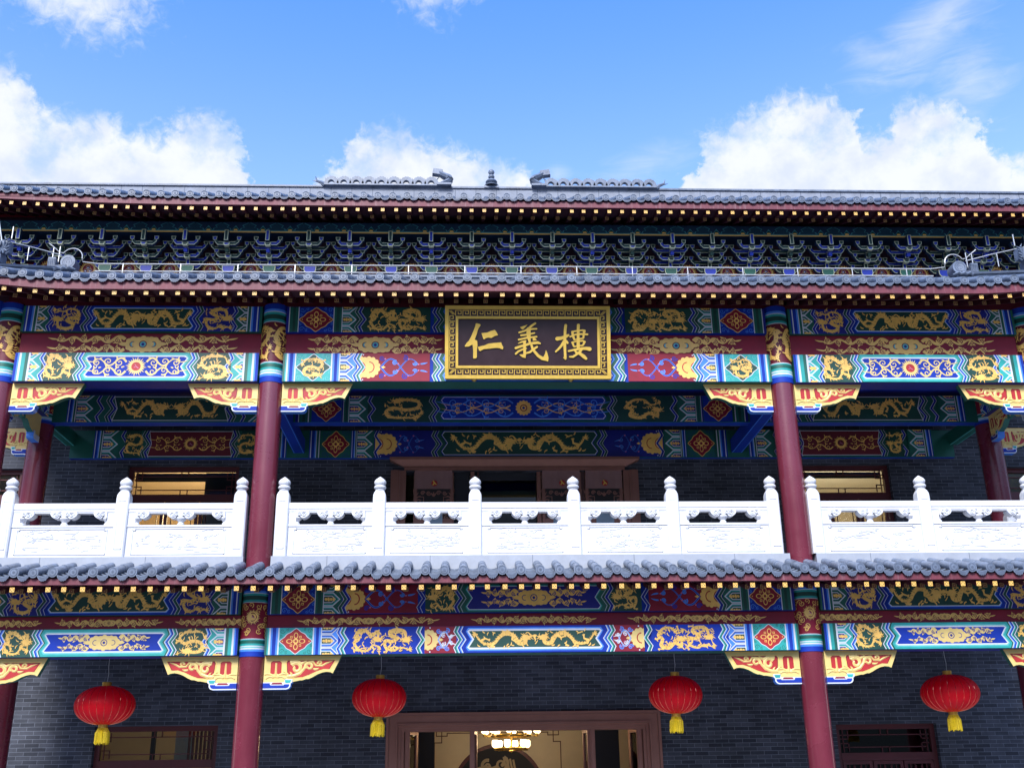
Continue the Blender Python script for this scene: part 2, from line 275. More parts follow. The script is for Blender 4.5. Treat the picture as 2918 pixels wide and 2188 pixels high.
def dragon(p,uc,vc,W,H,m,kind='long',flip=1,rnd=None,bw=1.0):
    rnd=rnd or random.Random(5); body=[]; N_=60; lg=kind=='long'
    for i in range(N_+1):
        t=i/N_
        if lg: u=-.49+.86*t+.03*math.sin(14*t); v=.34*math.sin(2*pi*(1.40*t+.40))*(1-.2*t)+.02*math.sin(25*t)
        else:
            a=-2.7+6.4*t; rr=.45-.25*t; u=rr*math.cos(a)*1.02+.02; v=rr*math.sin(a)*.95+.025*math.sin(11*t)
        body.append((u,v,t))
    K=((-.48,.30),(-.42,-.02),(-.31,-.30),(-.15,-.27),(-.06,.08),(.04,.32),(.18,.27),(.25,-.02),(.30,-.27),(.41,-.24),(.44,.10)) if lg else rnd.choice((((-.46,-.16),(-.36,-.38),(-.06,-.40),(.24,-.38),(.42,-.16),(.24,.05),(-.08,-.04),(-.38,.06),(-.40,.33),(-.12,.42),(.14,.36)),
        ((.44,-.30),(.20,-.18),(.02,-.40),(-.26,-.38),(-.44,-.10),(-.30,.06),(-.36,.32),(-.10,.42),(.12,.22),(.34,.34),(.34,.05)),
        ((-.40,.38),(-.12,.30),(.10,.42),(.38,.30),(.40,.02),(.16,.04),(.02,-.08),(.26,-.26),(.10,-.42),(-.24,-.36),(-.30,-.02))))
    sv=1 if lg else rnd.choice((-1,1)); K=[(a,b*sv) for a,b in K]; body=[]
    for i in range(N_+1):
        t=i/N_*(len(K)-1); k=min(int(t),len(K)-2); f=t-k; q=[K[max(0,min(len(K)-1,k+d))] for d in (-1,0,1,2)]
        body.append(tuple(.5*(2*q[1][c]+(q[2][c]-q[0][c])*f+(2*q[0][c]-5*q[1][c]+4*q[2][c]-q[3][c])*f*f+(3*q[1][c]-q[0][c]-3*q[2][c]+q[3][c])*f**3) for c in (0,1))+(i/N_,))
    b_=(.20*H if lg else .120*min(H,W))*bw
    X=lambda u:uc+flip*u*W; Z=lambda v:vc+v*H
    pts=[(X(u),Z(v),b_*(.28+1.5*t if t<.5 else (1.03 if t<.85 else 1.03-2.2*(t-.85)))) for u,v,t in body]
    p.rib(pts,m)
    gsh=mat('dark gold scale tick',(.30,.20,.05),.5,.1)  # darker gold for the scale ticks across the body
    for i in range(4,N_-6,3):
        a,b=pts[i],pts[i+1]; dx,dz=b[0]-a[0],b[1]-a[1]; l=math.hypot(dx,dz) or 1; nx,nz=-dz/l*a[2]*.36,dx/l*a[2]*.36
        p.rib([(a[0]-nx,a[1]-nz),(a[0]+dx*.5,a[1]+dz*.5),(a[0]+nx,a[1]+nz)],gsh,w=.006)
    for i in range(2,N_-3,2):
        a,b=pts[i],pts[i+1]; dx,dz=b[0]-a[0],b[1]-a[1]; l=math.hypot(dx,dz) or 1; nx,nz=-dz/l*flip,dx/l*flip; w_=a[2]/2
        p.poly([(a[0]+nx*w_*.8,a[1]+nz*w_*.8),(b[0]+nx*w_*.8,b[1]+nz*w_*.8),(a[0]+nx*(w_+b_*.38)-dx*.8,a[1]+nz*(w_+b_*.38)-dz*.8)],m)
    A=lambda a:a if flip>0 else pi-a
    u_=(H*.36) if lg else .20*min(W,H)
    for t,s1 in ((.14,1),(.30,-1),(.46,1),(.62,-1),(.78,1)):
        u,v,_=body[int(t*N_)]; a=(-1.9 if s1<0 else 1.0)+rnd.uniform(-.7,.7)
        if not lg: a=rnd.uniform(0,6.3)
        x0,z0=X(u),Z(v); x1,z1=x0+flip*u_*math.cos(a),z0+u_*math.sin(a)*.8
        z1=max(vc-H*.47,min(vc+H*.47,z1)); a2=a+rnd.choice((-1,1))*1.1; x2,z2=x1+flip*u_*.7*math.cos(a2),z1+u_*.5*math.sin(a2); z2=max(vc-H*.46,min(vc+H*.46,z2)); x2=max(uc-W*.52,min(uc+W*.52,x2))
        p.rib([(x0,z0,b_*.75),(x1,z1,b_*.5),(x2,z2,b_*.36)],m)
        for q in (-1.2,-.4,.4,1.2): leaf(p,x2,z2,A(a2+q*.75),u_*.34,b_*.26,m,.4)
        leaf(p,x1,z1,A(a+1.2),u_*.5,b_*.3,m,.8)
    hu,hv,_=body[-1]; hx,hz=X(hu),Z(hv); hs=.20*H if lg else .13*min(W,H)
    p.poly([(hx+flip*hs*a,hz+hs*b) for a,b in ((-.9,-.6),(-.2,-.85),(.5,-.8),(1.4,-.75),(1.0,-.25),(1.6,.1),(1.4,.55),(.6,.5),(.3,.9),(-.4,.85),(-1,.4))],m)
    for q in range(6): leaf(p,hx-flip*hs*.5,hz+hs*.1,A(1.7+q*.5),hs*(1.9 if q%2 else 1.4),b_*.32,m,.5*flip)
    for q in (0,1,2): leaf(p,hx+flip*hs*1.2,hz,A(1.1-1.1*q),hs*1.5,b_*.2,m,1.2*flip)
    tx,tz=X(body[0][0]),Z(body[0][1])
    for q in (-.9,-.3,.3,.9): leaf(p,tx,tz,A(pi+q),hs*1.3,b_*.35,m,.5)
    for q in range(24 if lg else 30):
        if lg: fu,fv=rnd.uniform(-.5,.5),rnd.choice((-1,1))*rnd.uniform(.30,.46)
        else: fu,fv=rnd.uniform(-.46,.46),rnd.uniform(-.46,.46)
        a=rnd.uniform(-.5,.5)+(pi if rnd.random()<.5 else 0)
        if not lg: a=rnd.uniform(0,6.3)
        leaf(p,X(fu),Z(fv),a,(.26*H if lg else .19*min(W,H)),b_*.28,m,rnd.choice((-1,1))*1.5)
def rosette(p,u,v,r,m1,m2,m3,rv=None):
    p.poly(scal(u,v,r,14,.16,84,rv),m1); p.poly(circ(u,v,r*.45,20,(rv or r)*.45),m2); p.poly(circ(u,v,r*.33,18,(rv or r)*.33),m1); p.poly(circ(u,v,r*.17,12,(rv or r)*.17),m3)
def cartouche(p,uc,vc,h,L,m,bg,c1,c2,rows=2,n=4,tipw=1):
    for k in (-1,1): p.poly(scal(uc+k*h*.42,vc,h*.46,9,.13,70,h*.40),m)
    p.poly(scal(uc,vc,h*.5,10,.12,70,h*.44),m)
    for k in (-1,0,1):
        s_=.10 if k else .125
        p.poly(circ(uc+k*h*.48,vc,h*s_*1.5,16),bg); p.poly(circ(uc+k*h*.48,vc,h*s_*1.15,16),c1)
        if k: p.poly(circ(uc+k*h*.40,vc,h*s_*1.25,16),m)
        else: p.poly(circ(uc,vc,h*s_*.6,12),c2)
    for s_ in (-1,1):
        st=uc+s_*h*.85
        if rows==2:
            for q in (-1,1): vine(p,st,uc+s_*L,vc+q*h*.24,h*.150*q,n+1,h*.115,m,0,cut=bg)
            leaf(p,st-s_*h*.1,vc,0 if s_>0 else pi,h*.4,h*.2,m,0)
        else: vine(p,uc+s_*h*.8,uc+s_*L,vc,h*.34,n+2,h*.22,m,0,cut=bg)
def sun(p,u,v,r,m,c):
    pts=[]
    n=24
    for i in range(n):
        a=2*pi*i/n; pts+= [(u+r*.62*math.cos(a),v+r*.62*math.sin(a)),(u+r*(1 if i%2 else .86)*math.cos(a+pi/n*1.25),v+r*(1 if i%2 else .86)*math.sin(a+pi/n*1.25))]
    p.poly(pts,m); p.poly(circ(u,v,r*.43,20),c)
    p.rib([(u-r*.12,v+r*.2,r*.05),(u+r*.02,v+r*.02,r*.06),(u-r*.2,v-r*.12,r*.05)],pink); p.rib([(u,v,r*.06),(u+r*.24,v-r*.16,r*.09)],pink)
def zz(x,v0,v1,a,s):       # zigzag edge pointing to s
    h=v1-v0; return [(x+s*a*.45,v1),(x,v1-.2*h),(x+s*a,v0+.5*h),(x,v0+.2*h),(x+s*a*.45,v0)]
def zig(p,x,v0,v1,a,s,cols):   # stack of chevron stripes starting at x going in direction s
    for w_,m in cols:
        A=zz(x,v0,v1,a,s); B=zz(x+s*w_,v0,v1,a,s); p_=A+B[::-1]
        for i in range(4): p.poly([A[i],A[i+1],B[i+1],B[i]],m)
        x+=s*w_
    return x
def clipv(pts,v0,v1):
    def cl(pp,f,t):
        out=[]
        for i in range(len(pp)):
            a,b=pp[i],pp[(i+1)%len(pp)]
            ia,ib=f(a[1])<=0,f(b[1])<=0
            if ia: out.append(a)
            if ia!=ib: k=(t-a[1])/(b[1]-a[1]); out.append((a[0]+k*(b[0]-a[0]),t))
        return out
    pts=cl(pts,lambda z:z-v1,v1); return cl(pts,lambda z:v0-z,v0) if pts else pts
def hexes(p,x0,x1,v0,v1,s,A,B,orn):      # three nested half-hexagons pointing in direction s
    h=v1-v0; p.rect(min(x0,x1),max(x0,x1),v0,v1,A[0])
    lay=((.0,white),(.035,A[1]),(.065,A[0]),(.10,white),(.125,B))
    for fc_ in (0,.5,1):
        zc=v0+fc_*h
        for ins,m in lay:
            hh=h*.245-ins*h*1.15; b=.22*h*(hh/(h*.245)); tip=x1-s*(.02+ins*h*1.6)
            pts=clipv([(x0,zc-hh),(tip-s*b*1.2,zc-hh),(tip,zc),(tip-s*b*1.2,zc+hh),(x0,zc+hh)],v0,v1)
            if len(pts)>2 and hh>0: p.poly(pts,m)
        for k in range(4):
            uu=x0+s*(abs(x1-x0)*(.12+.14*k)); q=h*.065*(1 if k%2 else .75)
            pts=clipv([(uu-.012,zc-q),(uu+.018,zc-q),(uu+.012,zc+q),(uu-.018,zc+q)],v0,v1)
            if len(pts)>2: p.poly(pts,orn)
        pts=clipv([(x0+s*.01,zc-h*.025),(x0+s*abs(x1-x0)*.66,zc-h*.01),(x0+s*abs(x1-x0)*.66,zc+h*.01),(x0+s*.01,zc+h*.025)],v0,v1)
        if len(pts)>2: p.poly(pts,orn)
def bands(p,x0,x1,v0,v1,cols):     # vertical stripes, fractions
    t=sum(c[0] for c in cols); x=x0
    for f,m in cols: nx=x+(x1-x0)*f/t; p.rect(min(x,nx),max(x,nx),v0,v1,m); x=nx
BG=((1,green),(.7,teal),(.8,white),(.8,lblue),(1.6,blue),(.9,lblue),(.6,white)); BB=((.8,white),(1.2,lblue),(1.8,blue),(1.2,lblue),(.6,white))
BGD=((1,dblue),(.3,white),(1.2,green),(1,dgreen),(1,green),(.3,white)); BBD=((.4,white),(1,green),(1.6,dgreen),(1,green),(.4,white))
SG=((1,blue),(.6,lblue),(.8,white),(1.4,teal),(1.2,green),(.7,white)); SD=((1,green),(.6,blue),(.4,white),(1.4,blue),(.7,lblue),(.3,white),(1,green),(.4,white))
ZA=((.014,white),(.024,green),(.018,teal),(.014,white),(.024,blue),(.018,lblue),(.014,white)); ZB=((.014,white),(.022,blue),(.018,lblue),(.014,white),(.024,green),(.018,teal),(.014,white))
ZAD=((.008,white),(.026,dgreen),(.02,green),(.008,white),(.026,dblue),(.02,blue),(.008,white)); ZBD=((.008,white),(.026,dblue),(.02,blue),(.008,white),(.026,dgreen),(.02,green),(.008,white))
def fbox(p,u0,u1,v0,v1,bgm,cm,dm,kind,seed=1):
    p.rect(u0,u1,v0,v1,bgm); uc,vc=(u0+u1)/2,(v0+v1)/2; W,H=(u1-u0),(v1-v0)
    for a in (-1,1):
        for b in (-1,1):
            curl(p,uc+a*W*.41,vc+b*H*.38,H*.10,0,1.2,.010,cm,a*b); curl(p,uc+a*W*.27,vc+b*H*.43,H*.06,1,1.1,.009,cm,a*b); curl(p,uc+a*W*.45,vc+b*H*.17,H*.06,2,1.1,.009,cm,a*b)
    def dia(k):
        q=[]
        for i in range(48):
            t=2*pi*i/48; c_,s_=math.cos(t),math.sin(t); r=1/(abs(c_)**1.15+abs(s_)**1.15)**(1/1.15); r*=1+.035*math.cos(8*t); q.append((uc+W*.49*k*r*c_,vc+H*.48*k*r*s_))
        return q
    p.poly(dia(1),white if kind!='dark' else gold); p.poly(dia(.94),dm if kind!='dragon' else dgreen)
    if kind=='dragon': dragon(p,uc,vc,W*.62,H*.72,gold,'coil',1,random.Random(seed))
    else:
        g=gold
        for i in range(4):
            a=i*pi/2; ru,rv=W*.20,H*.26
            for w_,mm in ((1.0,g),(.70,dm)):
                pts=[(uc+math.cos(a)*ru*.95+ru*.42*w_*math.cos(t)*(1.15 if i%2==0 else .8),vc+math.sin(a)*rv*.80+rv*.42*w_*math.sin(t)*(.8 if i%2==0 else 1.1)) for t in [2*pi*j/14 for j in range(14)]]
                p.poly(pts,mm)
            p.poly(circ(uc+math.cos(a+pi/4)*ru*.95,vc+math.sin(a+pi/4)*rv*.85,H*.06,4,None,pi/4),g); p.poly(circ(uc+math.cos(a+pi/4)*ru*.95,vc+math.sin(a+pi/4)*rv*.85,H*.032,4,None,pi/4),dm)
        p.poly(scal(uc,vc,H*.11,8,.2,40),g); p.poly(circ(uc,vc,H*.05,12),dm)
        for k in (-1,1): p.poly(circ(uc+k*W*.40,vc,.010,8),g)
def halfflower(p,x0,x1,v0,v1,s,gr,l1,l2,wd):    # rosette by x0, blue lotus scroll towards x1 (s direction)
    h=v1-v0; vc=(v0+v1)/2; L=abs(x1-x0); n=2 if L>.8 else 1
    p.rect(min(x0,x1),max(x0,x1),v0,v1,gr[0])
    for k in range(n):
        u=x0+s*(h*.13+k*h*.26)
        pts=[(max(x0,a) if s>0 else min(x0,a),b) for a,b in scal(u,vc,h*.40,14,.12,84)]
        p.poly(pts,gr[1])
    for k in range(n):
        u=x0+s*(h*.10+k*h*.30)
        p.rib([(u+s*h*.17*math.sin(t),vc+h*.19*math.cos(t),.018) for t in [pi*i/12 for i in range(13)]],gr[2])
    st=x0+s*(h*(.52+.28*(n-1))); e=x1-s*.04
    for q in (-1,1):
        m_=l1
        pts=[]
        for i in range(22):
            t=i/21; pts.append((st+(e-st)*t*.8,vc+q*h*.30*math.sin(pi*(t*1.9 if n==2 else t*1.2)),wd*(1.2-.7*t)))
        p.rib(pts,l2); p.rib([(a,b,c_*.5) for a,b,c_ in pts],m_)
        for k,(f,hh,r) in enumerate(((.02,.33,.10),(.30,.16,.09),(.52,.33,.10),(.74,.14,.08))):
            curl(p,st+(e-st)*f,vc+q*h*hh,h*r,k,1.3,wd*.9,l2 if k%2 else m_,q*(1 if k%2 else -1)); p.poly(circ(st+(e-st)*(f+.07),vc+q*h*(hh-.03),h*.03,8),pink)
        leaf(p,e-s*.12,vc+q*h*.12,0 if s>0 else pi,.13,wd,l2,.4*q)
    p.poly([(st,vc),(st+s*.04,vc+.025),(st+s*.08,vc),(st+s*.04,vc-.025)],gr[1])
    for q in (-1,1): p.poly(circ(x0+s*h*.2,vc+q*h*.45,.012,8),white)
def panel_frame(p,x,v0,v1,a,cols):    # lines along top and bottom of the centre panel, then its ground inside a zigzag outline
    h=v1-v0; t=0
    for f,m in cols:
        k=t
        pts=[(-x+k+a*.45,v1-k),( x-k-a*.45,v1-k),(x-k,v1-.2*h),(x-k-a,v0+.5*h),(x-k,v0+.2*h),(x-k-a*.45,v0+k),(-x+k+a*.45,v0+k),(-x+k,v0+.2*h),(-x+k+a,v0+.5*h),(-x+k,v1-.2*h)]
        p.poly(pts,m); t+=f
def beam_mesh(half,Y0,Y1,z0,z1,bot,face,art):
    mb=MB(); mb.box(-half,half,Y0,Y1,z0,z1,face,bot=bot); p=P(mb,plane(Y0)); 
    if art: art(p,z0+.004,z1-.004)
    return mb
def side_art(dark,centre,dr_bg,seed,q):
    hx0,dx0,dx1,cx=q
    def f(p,v0,v1):
        h=v1-v0; rr=random.Random(seed); a=.20*h
        for s in (-1,1):
            bands(p,s*2.06,s*hx0,v0,v1,SD if dark else SG)
            hexes(p,s*hx0,s*dx0,v0,v1,-s,(green if dark else teal,lteal if not dark else green),dblue if not dark else dgreen,gold)
            p.rect(*sorted((s*dx0,s*(dx1-.06))),v0,v1,dr_bg)
            zig(p,s*(dx0+.05),v0,v1,a,-s,(ZBD if dark else ZB)[:4])
            dragon(p,s*(dx0+dx1)/2-s*.01,(v0+v1)/2,(dx0-dx1)*.86,h*.92,gold,'coil',-s,rr)
            p.rect(*sorted((s*(dx1),s*(cx-.1))),v0,v1,green if not dark else blue)
            zig(p,s*(dx1+.03),v0,v1,a,-s,(ZAD if dark else ZA))
        if dark: panel_frame(p,cx,v0,v1,a,((.03,blue),(.012,lblue),(.012,white),(0,dgreen)))
        else: panel_frame(p,cx,v0,v1,a,((.035,teal),(.02,lteal),(.022,white),(0,blue)))
        centre(p,v0,v1,cx)
    return f
def c_dragons(m=gold):
    def f(p,v0,v1,cx):
        h=v1-v0; rr=random.Random(3)
        for s in (-1,1): dragon(p,s*cx*.47,(v0+v1)/2,cx*.80,h*.66,m,'long',-s,rr,1.15)
        for q in range(4): leaf(p,0,(v0+v1)/2-h*.22+q*h*.1,pi/2+(q-1.5)*.6,h*.22,.014,m,.5)
        p.poly(scal(0,(v0+v1)/2+h*.12,h*.07,8,.2,32),m)
    return f
def c_sun(p,v0,v1,cx):
    h=v1-v0; vc=(v0+v1)/2
    for s in (-1,1):
        for q in (-1,1): vine(p,s*h*.33,s*cx*.80,vc+q*h*.16,q*h*.15,3,h*.048,pgold,0,True); curl(p,s*cx*.76,vc+q*h*.2,h*.07,0,1,.018,pgold,q*s)
        p.poly(circ(s*cx*.72,vc,.012,8),white)
    sun(p,0,vc,h*.36,pgold,vermil)
def c_scroll(m,k=.66):
    def f(p,v0,v1,cx): cartouche(p,0,(v0+v1)/2,(v1-v0)*.68,cx*k,m,dblue,m,dblue,2,4)
    return f
def centre_art(kind):
    dark=kind in('LU','UU'); up=kind[0]=='U'
    X=(4.02,3.50,3.355,3.07,2.97,1.86,1.76,1.26,1.10) if not up else (4.02,3.42,3.26,2.99,2.90,1.72,1.70,1.66,1.50)
    def f(p,v0,v1):
        h=v1-v0; a=.20*h; rr=random.Random(11)
        for s in (-1,1):
            bands(p,s*4.24,s*X[0],v0,v1,BGD if dark else BG)
            bx=sorted((s*X[0],s*X[1]))
            if kind=='LL': fbox(p,*bx,v0,v1,teal,green,vermil,'flower')
            elif kind=='UL': fbox(p,*bx,v0,v1,teal,lteal,dgreen,'dragon',4+s)
            else: fbox(p,*bx,v0,v1,blue,lblue,red,'dark')
            bands(p,s*X[1],s*X[2],v0,v1,BBD if dark else BB)
            hexes(p,s*X[2],s*X[3],v0,v1,-s,(green if dark else lblue,blue if not dark else teal),dgreen,gold)
            x0,x1=s*(X[3]+.03),s*X[5]
            if kind=='LL' or kind=='UU':
                p.rect(*sorted((x0,x1)),v0,v1,blue if kind=='LL' else dgreen)
                for k,(fx,fl) in enumerate(((.28,1),(.70,-1))): dragon(p,s*(X[4]-.02-(X[4]-X[5])*fx),(v0+v1)/2,(X[4]-X[5])*.42,h*.92,gold,'coil',fl*-s,rr,1.1)
                for q in range(5): leaf(p,s*((X[4]+X[5])/2+.01),(v0+v1)/2-h*.35+q*h*.14,pi/2+(-1)**q*.4,h*.22,.016,gold,(-1)**q*.9)
            else: halfflower(p,x0-s*.05,x1,v0,v1,-s,(red,gold,vermil),blue,lblue,.026)
            zig(p,s*(X[3]+.06),v0,v1,a,-s,ZB[:7] if not dark else ZAD)
            if not up:
                y0,y1=s*(X[6]-.02),s*(X[7]-.05)
                if kind=='LL': halfflower(p,y0,y1,v0,v1,-s,(red,pgold,vermil),lblue,white,.022)
                else: p.rect(*sorted((y0,y1)),v0,v1,dgreen); dragon(p,(y0+y1)/2+s*.0,(v0+v1)/2,.42,h*.9,gold,'coil',s,rr)
                zig(p,s*(X[5]+.02),v0,v1,a,-s,ZA[:4] if not dark else ZBD[:4])
            p.rect(*sorted((s*(X[7]-(.02 if not up else .0)),s*(X[8]-.16))),v0,v1,green if kind!='LL' else blue)
            zig(p,s*(X[7]+.03),v0,v1,a,-s,(ZA if not dark else ZBD))
        if kind=='LL': panel_frame(p,X[8]+.02,v0,v1,a,((.028,blue),(.022,lblue),(.028,white),(0,dgreen))); c_dragons(gold)(p,v0+.02,v1-.02,X[8])
        elif kind=='LU': panel_frame(p,X[8]+.02,v0,v1,a,((.02,green),(.018,teal),(.01,white),(0,dblue))); c_scroll(gold,.70)(p,v0,v1,X[8])
        else: panel_frame(p,X[8],v0,v1,a,((.03,lblue),(.02,blue),(.02,white),(0,blue)))
    return f
def red_art(spec,rows,n):
    def f(p,v0,v1):
        h=v1-v0
        for uc,L in spec: cartouche(p,uc,(v0+v1)/2,h*.93 if rows==2 else h*.62,L,gold,red,(lteal if rows==2 else gold),(dblue if rows==2 else red),rows,n)
    return f
# ================================================================= THE HALL
hall=empty('temple_hall',(0,0,-1.3)); tag(hall,'two-storey Chinese hall with painted beams, red columns, grey brick walls and three tiled eaves','temple hall')
OFF=Vector((0,0,1.3))
def part(mb,name,parent=None,smooth=None,loc=None):
    o=mb.build(name,parent or hall,smooth)
    if parent is None: o.location=OFF if loc is None else Vector(loc)+OFF
    elif loc is not None: o.location=loc
    return o
# --- painted beams: 3 bays x 2 storeys x (upper beam, red board, lower beam)
QL=(1.84,1.60,1.10,.98); QU=(1.80,1.60,1.03,.92)
defs=[]
for st,zu,zr,zl in (('L',(2.560,3.02),(2.350,2.555),(1.925,2.345)),('U',(7.415,7.90),(7.010,7.410),(6.485,7.005))):
    q=QL if st=='L' else QU
    defs.append(('painted_beam',0,4.24,-.13,.17,zu,blue,blue,centre_art(st+'U')))
    defs.append(('painted_board',0,4.24,-.06,.08,zr,red,red,red_art([(0,.92),(-2.64,1.03),(2.64,1.03)],1,5) if st=='L' else red_art([(-2.68,1.06),(2.62,1.06)],2,4)))
    defs.append(('painted_beam',0,4.24,-.17,.16 if st=='L' else .20,zl,green,blue,centre_art(st+'L')))
    sa=side_art(True,c_dragons(),dblue,5,q); sb=side_art(False,c_scroll(pgold) if st=='L' else c_sun,dgreen,9,q)
    for i,cx in enumerate((-6.72,6.72)):
        defs.append(('painted_beam',cx,2.06,-.13,.17,zu,green,green,sa)); 
        defs.append(('painted_board',cx,2.06,-.06,.08,zr,red,red,red_art([(0,.76),(-1.72,.62),(1.72,.62)],1,4) if st=='L' else red_art([(.03,1.48)],2,5)))
        defs.append(('painted_beam',cx,2.06,-.17,.16 if st=='L' else .20,zl,dblue,green,sb))
cache={}
for nm,cx,hf,y0,y1,(z0,z1),bot,face,art in defs:
    key=(hf,z0)
    if key in cache: o=copy(cache[key],hall); o.location=Vector((cx,0,0))+OFF
    else: cache[key]=o=part(beam_mesh(hf,y0,y1,z0,z1,bot,face,art),nm,loc=(cx,0,0))
# --- columns
def colmap(r,cx=0,cy=0): return lambda u,v,d:(cx+(r+d)*math.sin(u/r),cy-(r+d)*math.cos(u/r),v)
def head(r,z0,z1,bgm,seed,kind):
    mb=MB(); H=z1-z0
    prof=[(r,z0,blue),(r,z0+.07*H,lblue),(r,z0+.10*H,white),(r,z0+.12*H,lteal),(r,z0+.135*H,white),(r,z0+.15*H,teal),(r,z0+.18*H,green),(r,z0+.225*H,teal),(r,z0+.24*H,white),(r,z0+.25*H,bgm),(r+.002,z0+.76*H,white),(r,z0+.77*H,teal),(r,z0+.80*H,dgreen),(r,z0+.86*H,teal),(r,z0+.89*H,white),(r,z0+.90*H,lblue),(r,z0+.93*H,blue),(r,z1,blue)]
    mb.lathe(prof,blue,n=40); p=P(mb,colmap(r)); p.base=.004; rr=random.Random(seed); a0,a1=z0+.26*H,z0+.75*H; vc=(a0+a1)/2
    if kind=='dragon':
        for k in (-1,1): dragon(p,k*r*1.2,vc,r*2.1,(a1-a0)*.95,gold,'coil',k,rr,1.3)
        for q in range(26): leaf(p,rr.uniform(-1.6,1.6)*r,rr.uniform(a0+.05,a1-.05),rr.uniform(0,6),.13,.022,gold,rr.choice((-1.5,1.5)))
    else:
        sun(p,0,vc+.05,r*.6,gold,gold)
        for q in range(40):
            u=rr.uniform(-1.6,1.6)*r; v=rr.uniform(a0+.03,a1-.03)
            if abs(u)<r*.5 and abs(v-vc)<.12: continue
            curl(p,u,v,.045,rr.uniform(0,6),1.1,.013,gold,rr.choice((-1,1)))
    return mb
def column_mesh(r,z0,z1,base=False):
    mb=MB(); mb.lathe([(r,z0),(r,z1)],colred,n=48)
    if base: mb.lathe([(r*1.5,z0-.01,tilew),(r*1.5,z0+.10,tilew),(r*1.2,z0+.2,tilew),(r,z0+.21,tilew)],tilew,n=32)
    return mb
c0=part(column_mesh(.205,-1.3,7.95,True),'column',smooth=40,loc=(-4.45,0,0))
h1=part(head(.2135,1.905,3.0,red,5,'scroll'),'column_head',c0,30); h2=part(head(.2135,6.475,7.93,dred,8,'dragon'),'column_head',c0,30)
for x in (4.45,-9.0,9.0): copy(c0,hall,loc=Vector((x,0,0))+OFF)
ci=part(column_mesh(.215,-1.3,7.2),'inner_column',smooth=40,loc=(-9.0,1.9,0)); part(head(.2235,6.36,7.16,red,15,'scroll'),'column_head',ci,30); copy(ci,hall,loc=Vector((9.0,1.9,0))+OFF)
